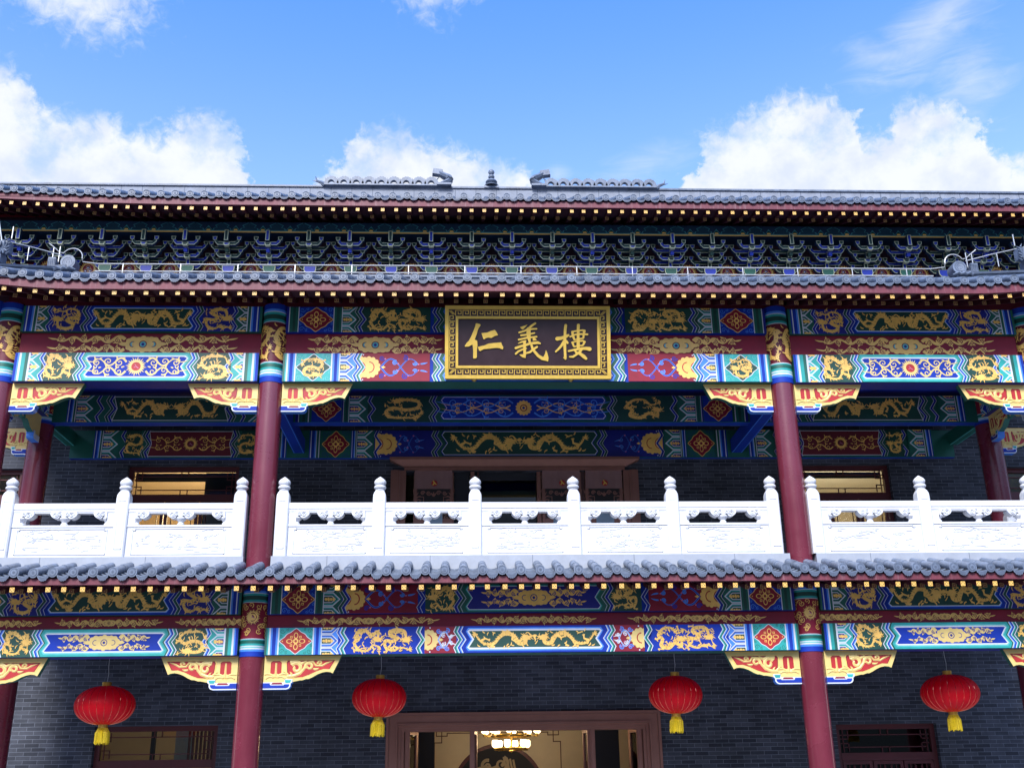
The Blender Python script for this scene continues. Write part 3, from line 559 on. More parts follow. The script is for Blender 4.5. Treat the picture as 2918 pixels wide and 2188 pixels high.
# --- carved corner brackets (local: x=0 at the column face, top z=0)
def queti_mesh(f):
    mb=MB(); yF,yB=-.055,.055
    out=[(0,0),(0,-.40),(.42,-.40),(.50,-.385),(.56,-.372),(.60,-.372),(.66,-.352),(.70,-.352),(.76,-.325),(.83,-.285),(.90,-.258),(.97,-.245),(1.03,-.252),(1.07,-.27),(1.2,0)]
    o=[(f*x,z) for x,z in out]; o=o if f>0 else o[::-1]
    mb.prism(o,yF,yB,pgold,side=green); p=P(mb,plane(yF)); F=lambda l:[(f*a,b,*c_) for a,b,*c_ in l]
    p.poly(F([(.0,-.012),(.0,-.001),(1.195,-.001),(1.188,-.012)]),gold)
    r1=[(.10,-.30),(.10,-.10),(.13,-.075),(.24,-.075),(.27,-.10),(.27,-.30),(.235,-.33),(.135,-.33)]; r2=[(.345,-.10),(.365,-.07),(1.10,-.07),(1.02,-.205),(.93,-.20),(.82,-.235),(.70,-.29),(.60,-.325),(.50,-.33),(.40,-.335),(.36,-.26)]
    for r_ in (r1,r2):
        cx_=sum(a for a,b in r_)/len(r_); cz_=sum(b for a,b in r_)/len(r_)
        p.poly(F([(cx_+(a-cx_)*1.05,cz_+(b-cz_)*1.08) for a,b in r_]),gold); p.poly(F(r_),dred); p.poly(F([(cx_+(a-cx_)*.96,cz_+(b-cz_)*.93) for a,b in r_]),vermil)
    C=.010
    for dx,a,l in ((0,pi/2,.22),(-.02,pi/2+.55,.17),(.02,pi/2-.55,.17),(-.03,pi/2+1.0,.13),(.03,pi/2-1.0,.13)):
        pts=[]; u,v=.185+dx,-.325
        for i in range(8):
            t=i/7; aa=a+(1.3*t*(1 if dx<0 else -1) if dx else 0); 
            if i: u+=l/7*math.cos(aa); v+=l/7*math.sin(aa)
            pts.append((u,v,.034*(1-.3*t)+.004))
        p.rib(F(pts),pgold,C)
    p.poly(F([(.11,-.33),(.26,-.33),(.245,-.285),(.185,-.26),(.125,-.285)]),pgold)
    for (u,v,r,a0,tn,sg,w_) in ((.50,-.185,.090,2.6,1.05,-1,.066),(.70,-.165,.066,3.6,1.1,-1,.052),(.865,-.115,.036,3.4,1.0,-1,.034)):
        n_=18; pts=[]
        for i in range(n_+1):
            t=i/n_; a=a0+sg*2*pi*tn*t; rr=r*(1-.72*t); pts.append((u+rr*math.cos(a),v+rr*math.sin(a),w_*(1-.45*t)))
        p.rib(F(pts),pgold,C)
    p.rib(F([(.36,-.31,.05),(.46,-.305,.05),(.56,-.27,.045),(.62,-.20,.04),(.66,-.105,.04),(.76,-.095,.035),(.80,-.15,.03),(.90,-.155,.03),(.96,-.12,.03),(1.06,-.085,.008)]),pgold,C)
    p.rib(F([(.40,-.10,.06),(.50,-.085,.05),(.58,-.12,.05),(.66,-.085,.03)]),pgold,C)
    for (u,v,a,l) in ((.39,-.32,1.9,.12),(.44,-.33,1.5,.10),(.76,-.20,-.4,.10)):
        pts=[(u+l*t/5*math.cos(a+.1*t),v+l*t/5*math.sin(a+.1*t),.035*math.sin(pi*(.2+.75*t/5))) for t in range(6)]; p.rib(F(pts),pgold,C)
    # foot: blue bracket arm with white outline, red and green blocks
    ft=[(0,-.40),(0,-.508),(.36,-.508),(.40,-.495),(.425,-.46),(.425,-.42),(.45,-.40),(.45,-.355),(.33,-.355),(.33,-.402)]
    ft=[(f*a,b) for a,b in ft]; ft=ft if f>0 else ft[::-1]
    mb.prism(ft,yF-.012,yB+.012,white,side=lblue); p2=P(mb,plane(yF-.012))
    p2.poly(F([(0,-.412),(0,-.490),(.355,-.490),(.385,-.480),(.405,-.455),(.405,-.43),(.33,-.43),(.32,-.445),(.12,-.445),(.105,-.43),(.105,-.412)]),blue)
    p2.poly(F([(0,-.485),(0,-.478),(.36,-.478),(.36,-.485)]),dblue)
    p2.poly(F([(.125,-.432),(.305,-.432),(.285,-.405),(.145,-.405)]),red); p2.poly(F([(.345,-.41),(.415,-.41),(.435,-.365),(.33,-.365)]),teal)
    return mb
def queti_obj(f): return queti_mesh(f)
qr=None; ql=None
for zt in (6.483,1.923):
    for x,f in ((-4.45,1),(4.45,-1),(-4.45,-1),(4.45,1),(-9.0,1),(9.0,-1)):
        pos=Vector((x+f*.205,0,zt))+OFF
        if f>0:
            if qr is None: qr=part(queti_mesh(1),'carved_bracket',loc=(x+f*.205,0,zt))
            else: copy(qr,hall,loc=pos)
        else:
            if ql is None: ql=part(queti_mesh(-1),'carved_bracket',loc=(x+f*.205,0,zt))
            else: copy(ql,hall,loc=pos)
# short brackets on the side returns (run in depth)
for x in (-9.0,9.0):
    for src,y,rz in ((qr,.205,pi/2),(qr,1.69,-pi/2)):
        c=copy(src,hall,loc=Vector((x,y,6.483))+OFF,scale=(.64,1,1)); c.rotation_euler=(0,0,rz)
    for y,rz,src in ((-.0,0,ql if x<0 else qr),):
        c=copy(src,hall,loc=Vector((x+(-.205 if x<0 else .205),1.9,6.30))+OFF,scale=(.62,1,1))
# side beams between outer and inner columns
def sidebeam():
    mb=MB(); mb.box(-.87,.87,-.15,.15,0,.52,green,bot=dblue)
    for sy in (-1,1):
        p=P(mb,(lambda u,v,d:(u,-.15-d,v)) if sy<0 else (lambda u,v,d:(-u,.15+d,v)))
        for s in (-1,1):
            hexes(p,s*.80,s*.55,.004,.516,-s,(blue,teal),dblue,gold); zig(p,s*.55,.004,.516,.08,-s,ZB)
        panel_frame(p,.36,.004,.516,.08,((.03,teal),(.02,white),(0,blue)))
    return mb
sb=part(sidebeam(),'painted_beam',loc=(-9.0,.95,6.485)); sb.rotation_euler=(0,0,pi/2); c=copy(sb,hall,loc=Vector((9.0,.95,6.485))+OFF)
mb=MB(); mb.box(-.87,.87,-.05,.05,0,.40,red); p=P(mb,lambda u,v,d:(u,-.05-d,v)); cartouche(p,0,.2,.3,.6,gold,red,gold,red,1,3); p=P(mb,lambda u,v,d:(-u,.05+d,v)); cartouche(p,0,.2,.3,.6,gold,red,gold,red,1,3)
for x in (-9.0,9.0):
    o=part(mb,'painted_board',loc=(x,.95,7.01)); o.rotation_euler=(0,0,pi/2)
# --- rear beams of the upper veranda
def rear_art(kind):
    def f(p,v0,v1):
        h=v1-v0; a=.20*h; rr=random.Random(21)
        for s in (-1,1):
            for (x0,x1) in ((4.3,4.05),(3.44,3.30)): bands(p,s*x0,s*x1,v0,v1,BGD if kind=='A' else SD)
            fbox(p,*sorted((s*4.0,s*3.45)),v0,v1,blue if kind=='A' else green,dblue,red,'dark')
            hexes(p,s*3.29,s*2.96,v0,v1,-s,(green,teal),dblue,gold)
            p.rect(*sorted((s*2.95,s*1.72)),v0,v1,dgreen if kind=='A' else dblue)
            if kind=='A': dragon(p,s*2.3,(v0+v1)/2,.75,h*.85,gold,'coil',s,rr,1.1)
            else: halfflower(p,s*2.93,s*1.9,v0,v1,-s,(dblue,gold,vermil),blue,lblue,.018)
            zig(p,s*2.96,v0,v1,a,-s,ZBD[:4]); zig(p,s*1.80,v0,v1,a,-s,ZAD)
            # side bays
            c_=6.62
            for t in (-1,1):
                bands(p,s*c_+t*1.95,s*c_+t*1.75,v0,v1,SD); hexes(p,s*c_+t*1.74,s*c_+t*1.42,v0,v1,-t,(green,teal),dblue,gold); zig(p,s*c_+t*1.40,v0,v1,a,-t,ZBD[:4])
                if kind=='B': p.rect(*sorted((s*c_+t*1.30,s*c_+t*1.0)),v0,v1,dgreen); dragon(p,s*c_+t*1.13,(v0+v1)/2,.34,h*.8,gold,'coil',t,rr); 
                zig(p,s*c_+t*(1.22 if kind=='A' else .98),v0,v1,a,-t,ZAD)
            W_=1.10 if kind=='A' else .86
            q=[(s*c_+i*(W_-.02) ,j) for i,j in ((-1,v0+.02),(1,v0+.02),(.93,(v0+v1)/2),(1,v1-.02),(-1,v1-.02),(-.93,(v0+v1)/2))]
            p.poly(q,white); p.poly([(s*c_+(a_-s*c_)*.985,(v0+v1)/2+(b_-(v0+v1)/2)*.95) for a_,b_ in q],dgreen if kind=='A' else dred)
            if kind=='A':
                for t in (-1,1): dragon(p,s*c_+t*.50,(v0+v1)/2,.8,h*.62,gold,'long',-t,rr,1.1)
            else:
                sun(p,s*c_,(v0+v1)/2,h*.28,gold,dred)
                for t in (-1,1):
                    for k in (-1,1): vine(p,s*c_+t*h*.3,s*c_+t*.70,(v0+v1)/2+k*h*.14,k*h*.1,3,.016,gold)
        W_=1.62; panel_frame(p,W_-.02 if kind=='A' else W_,v0,v1,a,((.02,dgreen if kind=='B' else green),(.016,blue),(.012,white),(0,blue if kind=='A' else dgreen)))
        if kind=='A':
            for t in (-1,1):
                for k in (-1,1): vine(p,t*.2,t*1.45,(v0+v1)/2+k*h*.18,k*h*.16,4,.022,lblue); vine(p,t*.25,t*1.35,(v0+v1)/2-k*h*.1,k*h*.1,4,.016,gold)
            rosette(p,0,(v0+v1)/2,h*.3,gold,red,dblue)
        else: c_dragons()(p,v0,v1,1.55)
    return f
def rearbeam(kind,Y,z0,z1,y1):
    mb=MB(); mb.box(-9.0,9.0,Y,y1,z0,z1,green,bot=blue); p=P(mb,plane(Y)); rear_art(kind)(p,z0+.004,z1-.004)
    q=P(mb,lambda u,v,d:(u,Y+v,z0-d)); q.rect(-8.8,8.8,.012,.022,lblue); q.rect(-8.8,8.8,.16,.17,lblue)
    return mb
part(rearbeam('A',1.80,6.405,6.93,2.02),'rear_painted_beam'); part(rearbeam('B',3.40,6.18,6.76,3.52),'rear_painted_beam')
mb=MB(); mb.box(-4.56,-4.34,.0,3.39,6.28,6.56,blue); q=P(mb,lambda u,v,d:(u,v,6.28-d)); q.rect(-4.55,-4.535,.25,3.38,lblue); q.rect(-4.365,-4.35,.25,3.38,lblue)
a=part(mb,'tie_beam'); copy(a,hall,loc=Vector((8.9,0,0))+OFF)
mb=MB(); mb.box(-9.09,-8.91,2.1,3.39,6.44,6.70,green); q=P(mb,lambda u,v,d:(u,v,6.44-d)); q.rect(-9.08,-9.065,2.2,3.38,lteal); q.rect(-8.94,-8.925,2.2,3.38,lteal)
a=part(mb,'tie_beam'); copy(a,hall,loc=Vector((18.0,0,0))+OFF)
mb=MB(); mb.box(-9.1,9.1,.17,3.5,7.02,7.08,dblue,bot=dblue); q=P(mb,lambda u,v,d:(u,v,7.02-d))
for i in range(-11,12):
    u=i*.8; q.rect(u-.36,u+.36,.3,1.7,blue); q.poly(scal(u,1.35,.3,8,.1,48,.3),red); q.poly(scal(u,1.35,.12,8,.2,32),gold)
    q.rect(u-.36,u+.36,2.15,3.3,dgreen); q.poly(scal(u,2.7,.28,8,.1,48,.3),dred)
part(mb,'veranda_ceiling')
mb=MB(); mb.box(-9.1,9.1,-.05,.10,7.905,8.40,dred,bot=dred); part(mb,'wall_plate')
# --- walls
def wall(x0,x1,z0,z1,Y,ops,th=.35,mt=brick):
    mb=MB(); xs=sorted({x0,x1,*[o[0] for o in ops],*[o[1] for o in ops]}); zs=sorted({z0,z1,*[o[2] for o in ops],*[o[3] for o in ops]})
    for i in range(len(xs)-1):
        for j in range(len(zs)-1):
            cx,cz=(xs[i]+xs[i+1])/2,(zs[j]+zs[j+1])/2
            if any(o[0]<cx<o[1] and o[2]<cz<o[3] for o in ops): continue
            v=[(xs[i],Y,zs[j]),(xs[i+1],Y,zs[j]),(xs[i+1],Y,zs[j+1]),(xs[i],Y,zs[j+1])]; mb.add(v,[(0,1,2,3)],mt); mb.add([(a,Y+th,c_) for a,b,c_ in v],[(3,2,1,0)],plaster)
    for o in ops:
        a,b,c_,d=o[:4]; v=[(a,Y,c_),(b,Y,c_),(b,Y,d),(a,Y,d)]; v+=[(x,Y+th,z) for x,_,z in v]
        mb.add(v,[(0,4,5,1),(1,5,6,2),(2,6,7,3),(3,7,4,0)],mt)
    return mb
W1=[(-2.42,2.42,-1.3,1.13),(-7.9,-5.66,-.6,1.08),(5.90,7.83,-.6,.96)]
W2=[(-2.40,2.20,3.4,5.93),(-7.85,-5.64,3.9,6.06),(5.64,7.63,3.9,6.06),(9.7,11.6,3.9,6.0),(-11.6,-9.9,3.9,6.0)]
part(wall(-17.5,17.5,-1.3,3.0,3.5,W1),'brick_wall'); part(wall(-17.5,17.5,3.0,9.25,3.5,W2),'brick_wall')
# rest of the building body, floor slabs, back and side walls
mb=MB(); mb.box(-17.5,-17.2,3.86,14,-1.3,11,brick); mb.box(17.2,17.5,3.86,14,-1.3,11,brick); mb.box(-17.5,17.5,14,14.3,-1.3,11,brick)
part(mb,'outer_wall')
mb=MB(); mb.box(-9.2,9.2,-.17,3.5,3.03,3.11,marble2,bot=dblue); mb.box(-17.2,17.2,3.86,14,2.9,3.2,plaster,bot=ceil); mb.box(-17.2,17.2,3.86,14,6.9,7.1,plaster,bot=ceil); mb.box(-17.2,17.2,3.86,14,-1.36,-1.29,plaster)
part(mb,'floor_slab')
mb=MB()
for x in (-5.0,5.0):
    for z0,z1 in ((-1.29,2.9),(3.2,6.9)): mb.box(x-.1,x+.1,3.86,9.5,z0,z1,plaster)
for z0,z1 in ((-1.29,2.9),(3.2,6.9)): mb.box(-17.19,17.19,9.5,9.6,z0,z1,plaster)
part(mb,'partition_wall')
for q in range(9):
    mb=MB() if q==0 else mb; mb.box(-6.55+q*.075,-6.51+q*.075,5.0,5.05,.45,1.45,winred)
part(mb,'slatted_screen'); mb=MB(); mb.box(-7.33,-7.25,5.2,5.3,-1.29,2.9,dark); part(mb,'interior_post'); mb=MB(); mb.box(-6.95,-6.6,5.6,5.7,-1.29,2.2,fabricb); part(mb,'interior_panel')
# --- windows
def lattice(mb,x0,x1,z0,z1,Y,m=winred,t=.012,pat=0):
    d=.10; b=lambda a,b_,c_,e: mb.box(min(a,b_)-t/2,max(a,b_)+t/2,Y,Y+.02,min(c_,e)-t/2,max(c_,e)+t/2,m)
    xm=(x0+x1)/2
    b(x0,x1,z1-d,z1-d); b(x0+d,x1-d,z0+d,z0+d)
    for s,xe in ((1,x0),(-1,x1)):
        b(xe+s*d*.7,xe+s*d*.7,z1,z0+.02); 
        for zz_,k in ((z0,1),(z1,-1)): b(xe+s*d*.35,xe+s*d*1.7,zz_+k*d*1.7,zz_+k*d*1.7); b(xe+s*d*1.7,xe+s*d*1.7,zz_+k*d*.3,zz_+k*d*1.7)
    for k in (-1,1): b(xm+k*.07,xm+k*.07,z1-d,z1); b(xm+k*.07,xm+k*.07,z0,z0+d)
def window(x0,x1,z0,z1,name,zt,open_=None,fr=winred,gl=glass,Y=3.62):
    mb=MB(); t=.09
    mb.box(x0,x0+t,Y,Y+.1,z0,z1,fr); mb.box(x1-t,x1,Y,Y+.1,z0,z1,fr); mb.box(x0+t,x1-t,Y,Y+.1,z1-t,z1,fr); mb.box(x0+t,x1-t,Y,Y+.1,z0,z0+t,fr); mb.box(x0+t,x1-t,Y-.01,Y+.1,zt-.07,zt+.07,fr)
    o=part(mb,name); o['label']='dark red lattice window'
    mb=MB(); lattice(mb,x0+t,x1-t,zt+.07,z1-t,Y+.03,fr,.018); part(mb,'lattice',o)
    mb=MB(); mb.box(x0+t,x1-t,Y+.06,Y+.065,zt+.07,z1-t,gl); part(mb,'pane',o)
    n=3; w_=(x1-x0-2*t)/n
    for k in range(n):
        a,b=x0+t+k*w_+.01,x0+t+(k+1)*w_-.01; f=MB(); e=.06; c_,d=z0+t,zt-.075
        f.box(a,a+e,Y-.005,Y+.06,c_,d,fr); f.box(b-e,b,Y-.005,Y+.06,c_,d,fr); f.box(a+e,b-e,Y-.005,Y+.06,d-e,d,fr); f.box(a+e,b-e,Y-.005,Y+.06,c_,c_+e,fr); lattice(f,a+e,b-e,c_+e,d-e,Y+.02,fr,.014)
        f.box(a+e,b-e,Y+.045,Y+.05,c_+e,d-e,gl)
        s=part(f,'casement',o)
    return o
window(-7.9,-5.66,-.6,1.08,'window',.42); window(5.90,7.83,-.6,.96,'window',.38,gl=glassd)
window(-7.85,-5.64,3.9,6.06,'window',5.42); window(5.64,7.63,3.9,6.06,'window',5.42)
window(9.7,11.6,3.9,6.0,'window',5.42,gl=glassd); window(-11.6,-9.9,3.9,6.0,'window',5.42,gl=glassd)
# rolled blinds / dark transom boards inside the upper windows
mb=MB(); mb.box(-7.76,-5.73,3.78,3.80,5.80,5.97,dark); mb.box(-6.35,-5.72,3.74,3.77,3.99,5.97,dark); part(mb,'window_blind')
mb=MB(); mb.box(5.73,7.54,3.78,3.80,5.84,5.97,dark); part(mb,'window_blind')
# --- ground floor doorway (copper frame, leaves folded open)
mb=MB()
def frame(mb,x0,x1,z0,z1,ys,m=copper):    # stepped architrave: list of (outset,width,y)
    for o,w_,y in ys:
        a,b,t=x0-o,x1+o,z1+o
        mb.box(a,a+w_,y,3.75,z0,t,m); mb.box(b-w_,b,y,3.75,z0,t,m); mb.box(a+w_,b-w_,y,3.75,t-w_,t,m)
frame(mb,-2.31,2.31,-1.3,1.0,((.255,.05,3.44),(.202,.13,3.465),(.070,.03,3.44),(.038,.055,3.50),(-.018,.06,3.53)))
dw=part(mb,'door_frame')
def leafmesh(w_,h_,glassy=True):
    mb=MB(); e=.09
    mb.box(0,e,-.03,.03,0,h_,copper); mb.box(w_-e,w_,-.03,.03,0,h_,copper); mb.box(e,w_-e,-.03,.03,h_-e,h_,copper); mb.box(e,w_-e,-.03,.03,0,.5,copper); mb.box(e,w_-e,-.006,.006,.5,h_-e,glassd)
    return mb
for x,rz in ((-2.22,1.25),(-.97,1.45),(1.22,1.62),(2.24,1.85)):
    o=part(leafmesh(.62,2.26),'door_leaf',dw,loc=(x,3.60,-1.29)); o.rotation_euler=(0,0,rz)
    h=MB(); h.tube([(.55,-.05,1.0),(.55,-.08,1.0),(.55,-.08,1.35),(.55,-.05,1.35)],.012,brass); part(h,'handle',o)
mb=MB()
for x in (-.97,1.28,-2.17,2.16):
    mb=MB(); mb.box(x-.045,x+.045,3.55,3.62,-1.29,.93,copper); mb.box(x-.02,x+.02,3.535,3.55,-1.29,.93,copper); part(mb,'door_mullion',dw)
# entrance hall: feature wall with lattice line and dark arch
mb=MB(); Yw=7.6; mb.box(-2.6,2.6,Yw,Yw+.1,-1.29,2.88,plaster); p=P(mb,plane(Yw)); lw=.022; B_=copperd
for s in (-1,1):
    L_=[(0,1.06),(1.12,1.06),(1.12,1.0),(1.36,1.0),(1.36,1.12),(1.24,1.12),(1.24,.86),(1.40,.86),(1.40,-1.2)]
    for i in range(len(L_)-1): 
        (a,b),(c_,d)=L_[i],L_[i+1]; x0_,x1_=sorted((s*a-.38,s*c_-.38)); p.rect(x0_-lw/2,x1_+lw/2,min(b,d)-lw/2,max(b,d)+lw/2,B_)
ac=-.37; p.poly([(ac+1.03*math.cos(t),-.20+1.03*math.sin(t)) for t in [2*pi*i/64 for i in range(64)]],winred); p.poly([(ac+.95*math.cos(t),-.20+.95*math.sin(t)) for t in [2*pi*i/64 for i in range(64)]],dark)
cream=mat('faded gold cloud',(.36,.28,.17),.6)
for (u,v,r,sg) in ((-.62,.36,.13,1),(-.30,.40,.16,-1),(-.78,.22,.10,1)): curl(p,u,v,r,1.2,1.3,.075,cream,sg)
for k in range(4): p.rib([(-.25+.07*k+.02*i,.55-.10*i-.02*k,.045) for i in range(8)],cream)
p.rib([(-.95,.18,.05),(-.8,.30,.07),(-.68,.34,.07),(-.5,.30,.09),(-.4,.34,.08)],cream)
part(mb,'feature_wall')
for q,mm in (((-2.7,-2.62,3.9,7.6,-1.29,2.88),copperd),((2.62,2.7,3.9,7.6,-1.29,2.88),copperd),((-2.25,-1.72,5.4,5.46,-1.29,2.88),dark),((1.36,2.0,5.2,5.26,-1.29,2.88),dark)):
    mb=MB(); mb.box(*q,mm); part(mb,'side_screen')
# --- first floor doorway (copper, header moulding, carved leaves)
mb=MB(); x0,x1=-2.30,2.10
hd=[(-2.62,6.06),(-2.62,6.10),(2.42,6.10),(2.42,6.06),(2.10,5.78),(2.10,5.73),(-2.30,5.73),(-2.30,5.78)]
mb.add([(-2.62,3.30,6.12),(2.42,3.30,6.12),(2.13,3.44,6.00),(-2.33,3.44,6.00),(-2.62,3.5,6.12),(2.42,3.5,6.12),(2.13,3.5,6.00),(-2.33,3.5,6.00)],[(3,2,1,0),(0,1,5,4),(1,2,6,5),(3,0,4,7),(2,3,7,6)],copper)
mb.box(-2.62,2.42,3.285,3.50,6.12,6.17,copper); mb.box(-2.33,2.13,3.42,3.5,5.94,5.995,copper)
for a,b in ((-2.60,-2.42),(2.22,2.40)): mb.box(a,b,3.43,3.6,3.2,5.935,copper); mb.box(a+.05,b-.05,3.415,3.43,3.2,5.935,copper)
for a,b in ((-2.42,-2.30),(2.10,2.22)): mb.box(a,b,3.47,3.6,3.2,5.935,copper)
df=part(mb,'door_frame')
def carved(w_,h_):
    mb=MB(); mb.box(0,w_,-.04,.04,0,h_,copper); p=P(mb,plane(-.04)); zt=h_-.34; e=.06
    p.rect(e,w_-e,zt-.62,zt+.02,copperd); p.rect(e+.02,w_-e-.02,zt-.60,zt,black); xm=w_/2
    for s in (-1,1):
        L_=[(0,zt-.34),(.20,zt-.34),(.20,zt-.17),(.34,zt-.17),(.34,zt-.30),(.27,zt-.30),(.27,zt-.24)]
        for i in range(len(L_)-1):
            (a,b),(c_,d)=L_[i],L_[i+1]; q0,q1=sorted((xm+s*a,xm+s*c_)); p.rect(q0-.007,q1+.007,min(b,d)-.007,max(b,d)+.007,copper)
        curl(p,xm+s*.10,zt-.09,.05,0,1.4,.022,copper,s); curl(p,xm+s*.22,zt-.09,.045,0,1.4,.022,copper,-s)
        for k in range(5): leaf(p,xm+s*.36,zt-.12-.03*k,pi/2+s*(-.9+.5*k),.13,.026,copper,.8*s)
        for k in range(3): curl(p,xm+s*(w_/2-e-.08),zt-.42-.09*k,.045,k,1.3,.018,copper,s)
        p.rect(*sorted((xm+s*(w_/2-e-.16),xm+s*(w_/2-e-.15))),zt-.60,zt-.36,copper)
    for k in range(3): leaf(p,xm,zt-.16,pi/2+(k-1)*.6,.10,.03,copper,0)
    p.rect(xm-.18,xm+.18,.35,zt-.42,fabricb); return mb
for x in (-2.14,.44,1.32):
    o=part(carved(.80 if x!=1.32 else .76,2.69),'door_leaf',df,loc=(x,3.56,3.22))
    h=MB(); h.tube([(.72,-.05,1.0),(.72,-.10,1.0),(.72,-.10,1.4),(.72,-.05,1.4)],.013,brass); part(h,'handle',o)
mb=MB(); mb.box(-1.0,-.92,3.52,3.6,3.22,5.92,copper); mb.box(-.86,-.83,3.53,3.6,3.22,5.92,copperd); mb.box(.34,.42,3.52,3.6,3.22,5.92,copper); mb.box(1.24,1.31,3.54,3.6,3.22,5.92,copperd); mb.box(-1.33,-1.02,3.6,3.66,3.22,5.92,dark)
mb.box(-.82,.33,3.59,3.62,5.76,5.92,dark); part(mb,'door_mullion',df)
mb=MB(); mb.box(-.82,.33,3.70,3.71,3.22,5.76,glassd); part(mb,'door_pane',df)
# --- upper storey wall with flame panels and bracket sets
mb=MB(); mb.box(-17.5,17.5,3.25,3.5,9.6,11.6,red); p=P(mb,plane(3.25))
BX=[.727+.852*i for i in range(-19,18)]
for x in BX:
    u=x+.426; v=10.26
    pts=[]
    for i in range(18):
        a=-.35+(pi+.7)*i/17; pts+= [(u+.14*math.cos(a),v+.15*math.sin(a)),(u+(.23 if i%2 else .19)*math.cos(a+.12),v+(.30 if i%2 else .24)*math.sin(a+.12))]
    p.poly(pts+[(u-.1,v-.09),(u,v-.05),(u+.1,v-.09)],gold)
    p.poly(circ(u,v+.03,.115,18),red); 
    for a,b in ((-.045,-.01),(.045,-.01),(0,.065)): p.poly(circ(u+a,v+b,.048,14),gold); p.poly(circ(u+a,v+b,.042,14),pearl); p.poly(circ(u+a-.008,v+b-.008,.016,10),ironm)
mb.box(-17.4,17.4,3.22,3.249,10.47,11.5,mat('dark maroon wall shade',(.035,.008,.022),.6)); part(mb,'upper_wall')  # dark sheet over the upper red wall: eave shade put in as colour
mb=MB(); pgr=mat('purlin ground',(.005,.028,.065),.5); ptl=mat('purlin line',(.05,.26,.30),.5); mb.box(-17.5,17.5,2.78,3.2,10.93,11.18,pgr,bot=pgr); p=P(mb,plane(2.78)); p.rect(-17.5,17.5,10.934,10.965,gold); p.rect(-17.5,17.5,10.965,10.975,lteal)
for i in range(-30,30):
    u=.727+.426+i*.568
    for k,(rw,m_) in enumerate(((.20,ptl),(.185,mat('purlin cloud',(.006,.045,.075),.5)))):
        pts=[(u-rw,10.98),(u-rw*.9,11.03),(u-rw*.55,11.05),(u-rw*.75,11.10),(u-rw*.45,11.13),(u-rw*.1,11.165),(u,11.11),(u+rw*.1,11.165),(u+rw*.45,11.13),(u+rw*.75,11.10),(u+rw*.55,11.05),(u+rw*.9,11.03),(u+rw,10.98)]
        p.poly(pts if k==0 else [(u+(a-u)*.95,10.985+(b-10.98)*.92) for a,b in pts],m_)
    u+=.284; p.poly([(u-.09,10.975),(u-.02,11.07),(u,11.10),(u+.02,11.07),(u+.09,10.975)],ptl); p.poly([(u-.075,10.977),(u-.015,11.06),(u+.015,11.06),(u+.075,10.977)],dgreen); p.poly([(u-.045,10.976),(u-.03,11.01),(u+.03,11.01),(u+.045,10.976)],gold)
part(mb,'painted_purlin')
def bracket(c1,c2,cup):
    mb=MB(); line=mat('pale bracket outline',(.58,.64,.42),.5,.05); c1_=c1; c1=mat('bracket deep green',(.004,.10,.085),.5) if c1 is green else mat('bracket deep blue',(.004,.030,.36),.5); c2=c1; cup=mat('bracket deep blue',(.004,.012,.17),.5) if c1_ is green else mat('bracket deep green',(.004,.040,.032),.5)
    sd_=mat('bracket underside',(.004,.03,.09),.6)
    def arm(y,z,hw,h=.085,d=.085):
        o=[(-hw-.012,z+.09),(-hw,z+.035),(-hw+.065,z-.035),(hw-.065,z-.035),(hw,z+.035),(hw+.012,z+.09),(hw-.05,z+.09),(hw-.07,z+.045),(-hw+.07,z+.045),(-hw+.05,z+.09)]
        mb.prism(o,y,y+d,c1,side=sd_); q=P(mb,plane(y)); lw=.015
        q.rib([(-hw-.006,z+.09,lw),(-hw+.006,z+.034,lw),(-hw+.068,z-.029,lw),(hw-.068,z-.029,lw),(hw-.006,z+.034,lw),(hw+.006,z+.09,lw)],line)
        q.rib([(-hw+.075,z+.038,.009),(hw-.075,z+.038,.009)],line)
        for s in (-1,1):
            for w_,m_,a,b in ((.050,line,.078,.158),(.037,cup,.088,.148)):
                k=0 if m_ is line else .003
                mb.prism([(s*hw-w_*.70,z+a),(s*hw+w_*.70,z+a),(s*hw+w_,z+b),(s*hw-w_,z+b)],y-.010-k,y+d+.010,m_,side=sd_)
    for y,z,hw in ((3.12,10.28,.25),(3.12,10.455,.37),(2.92,10.455,.25),(2.92,10.635,.37),(2.70,10.635,.25)): arm(y,z,hw)
    def vert(y0,y1,z0,z1,w_=.042):
        mb.box(-w_,w_,y0,y1,z0,z1,sd_,bot=sd_,front=line); q=P(mb,plane(y0)); q.rect(-w_*.62,w_*.62,z0+.012,z1-.012,c1)
    vert(2.60,2.70,10.66,10.90); vert(2.84,2.92,10.47,10.60); vert(3.02,3.12,10.30,10.42)
    for y,z in ((2.66,10.60),(2.88,10.42)):
        mb.prism([(-.045,z-.03),(.045,z-.03),(.07,z+.04),(-.07,z+.04)],y,y+.08,line); mb.prism([(-.03,z-.012),(.03,z-.012),(.05,z+.03),(-.05,z+.03)],y-.003,y+.07,cup)
    for y0,z0,y1,z1 in ((2.74,10.50,3.2,10.66),):
        c_=Vector((0,(y0+y1)/2,(z0+z1)/2)); dv=Vector((0,y1-y0,z1-z0))/2; mb.obox(c_,(.036,0,0),dv,(0,-.012,.035),c2,c1)
    mb.prism([(-.085,10.11),(.085,10.11),(.13,10.175),(.13,10.27),(-.13,10.27),(-.13,10.175)],3.0,3.25,line,side=sd_); mb.prism([(-.074,10.122),(.074,10.122),(.116,10.18),(.116,10.262),(-.116,10.262),(-.116,10.18)],2.995,3.2,mat('bracket base green',(.006,.10,.065),.5) if c1_ is blue else mat('bracket base blue',(.008,.035,.40),.5))
    return mb
bA=bB=None
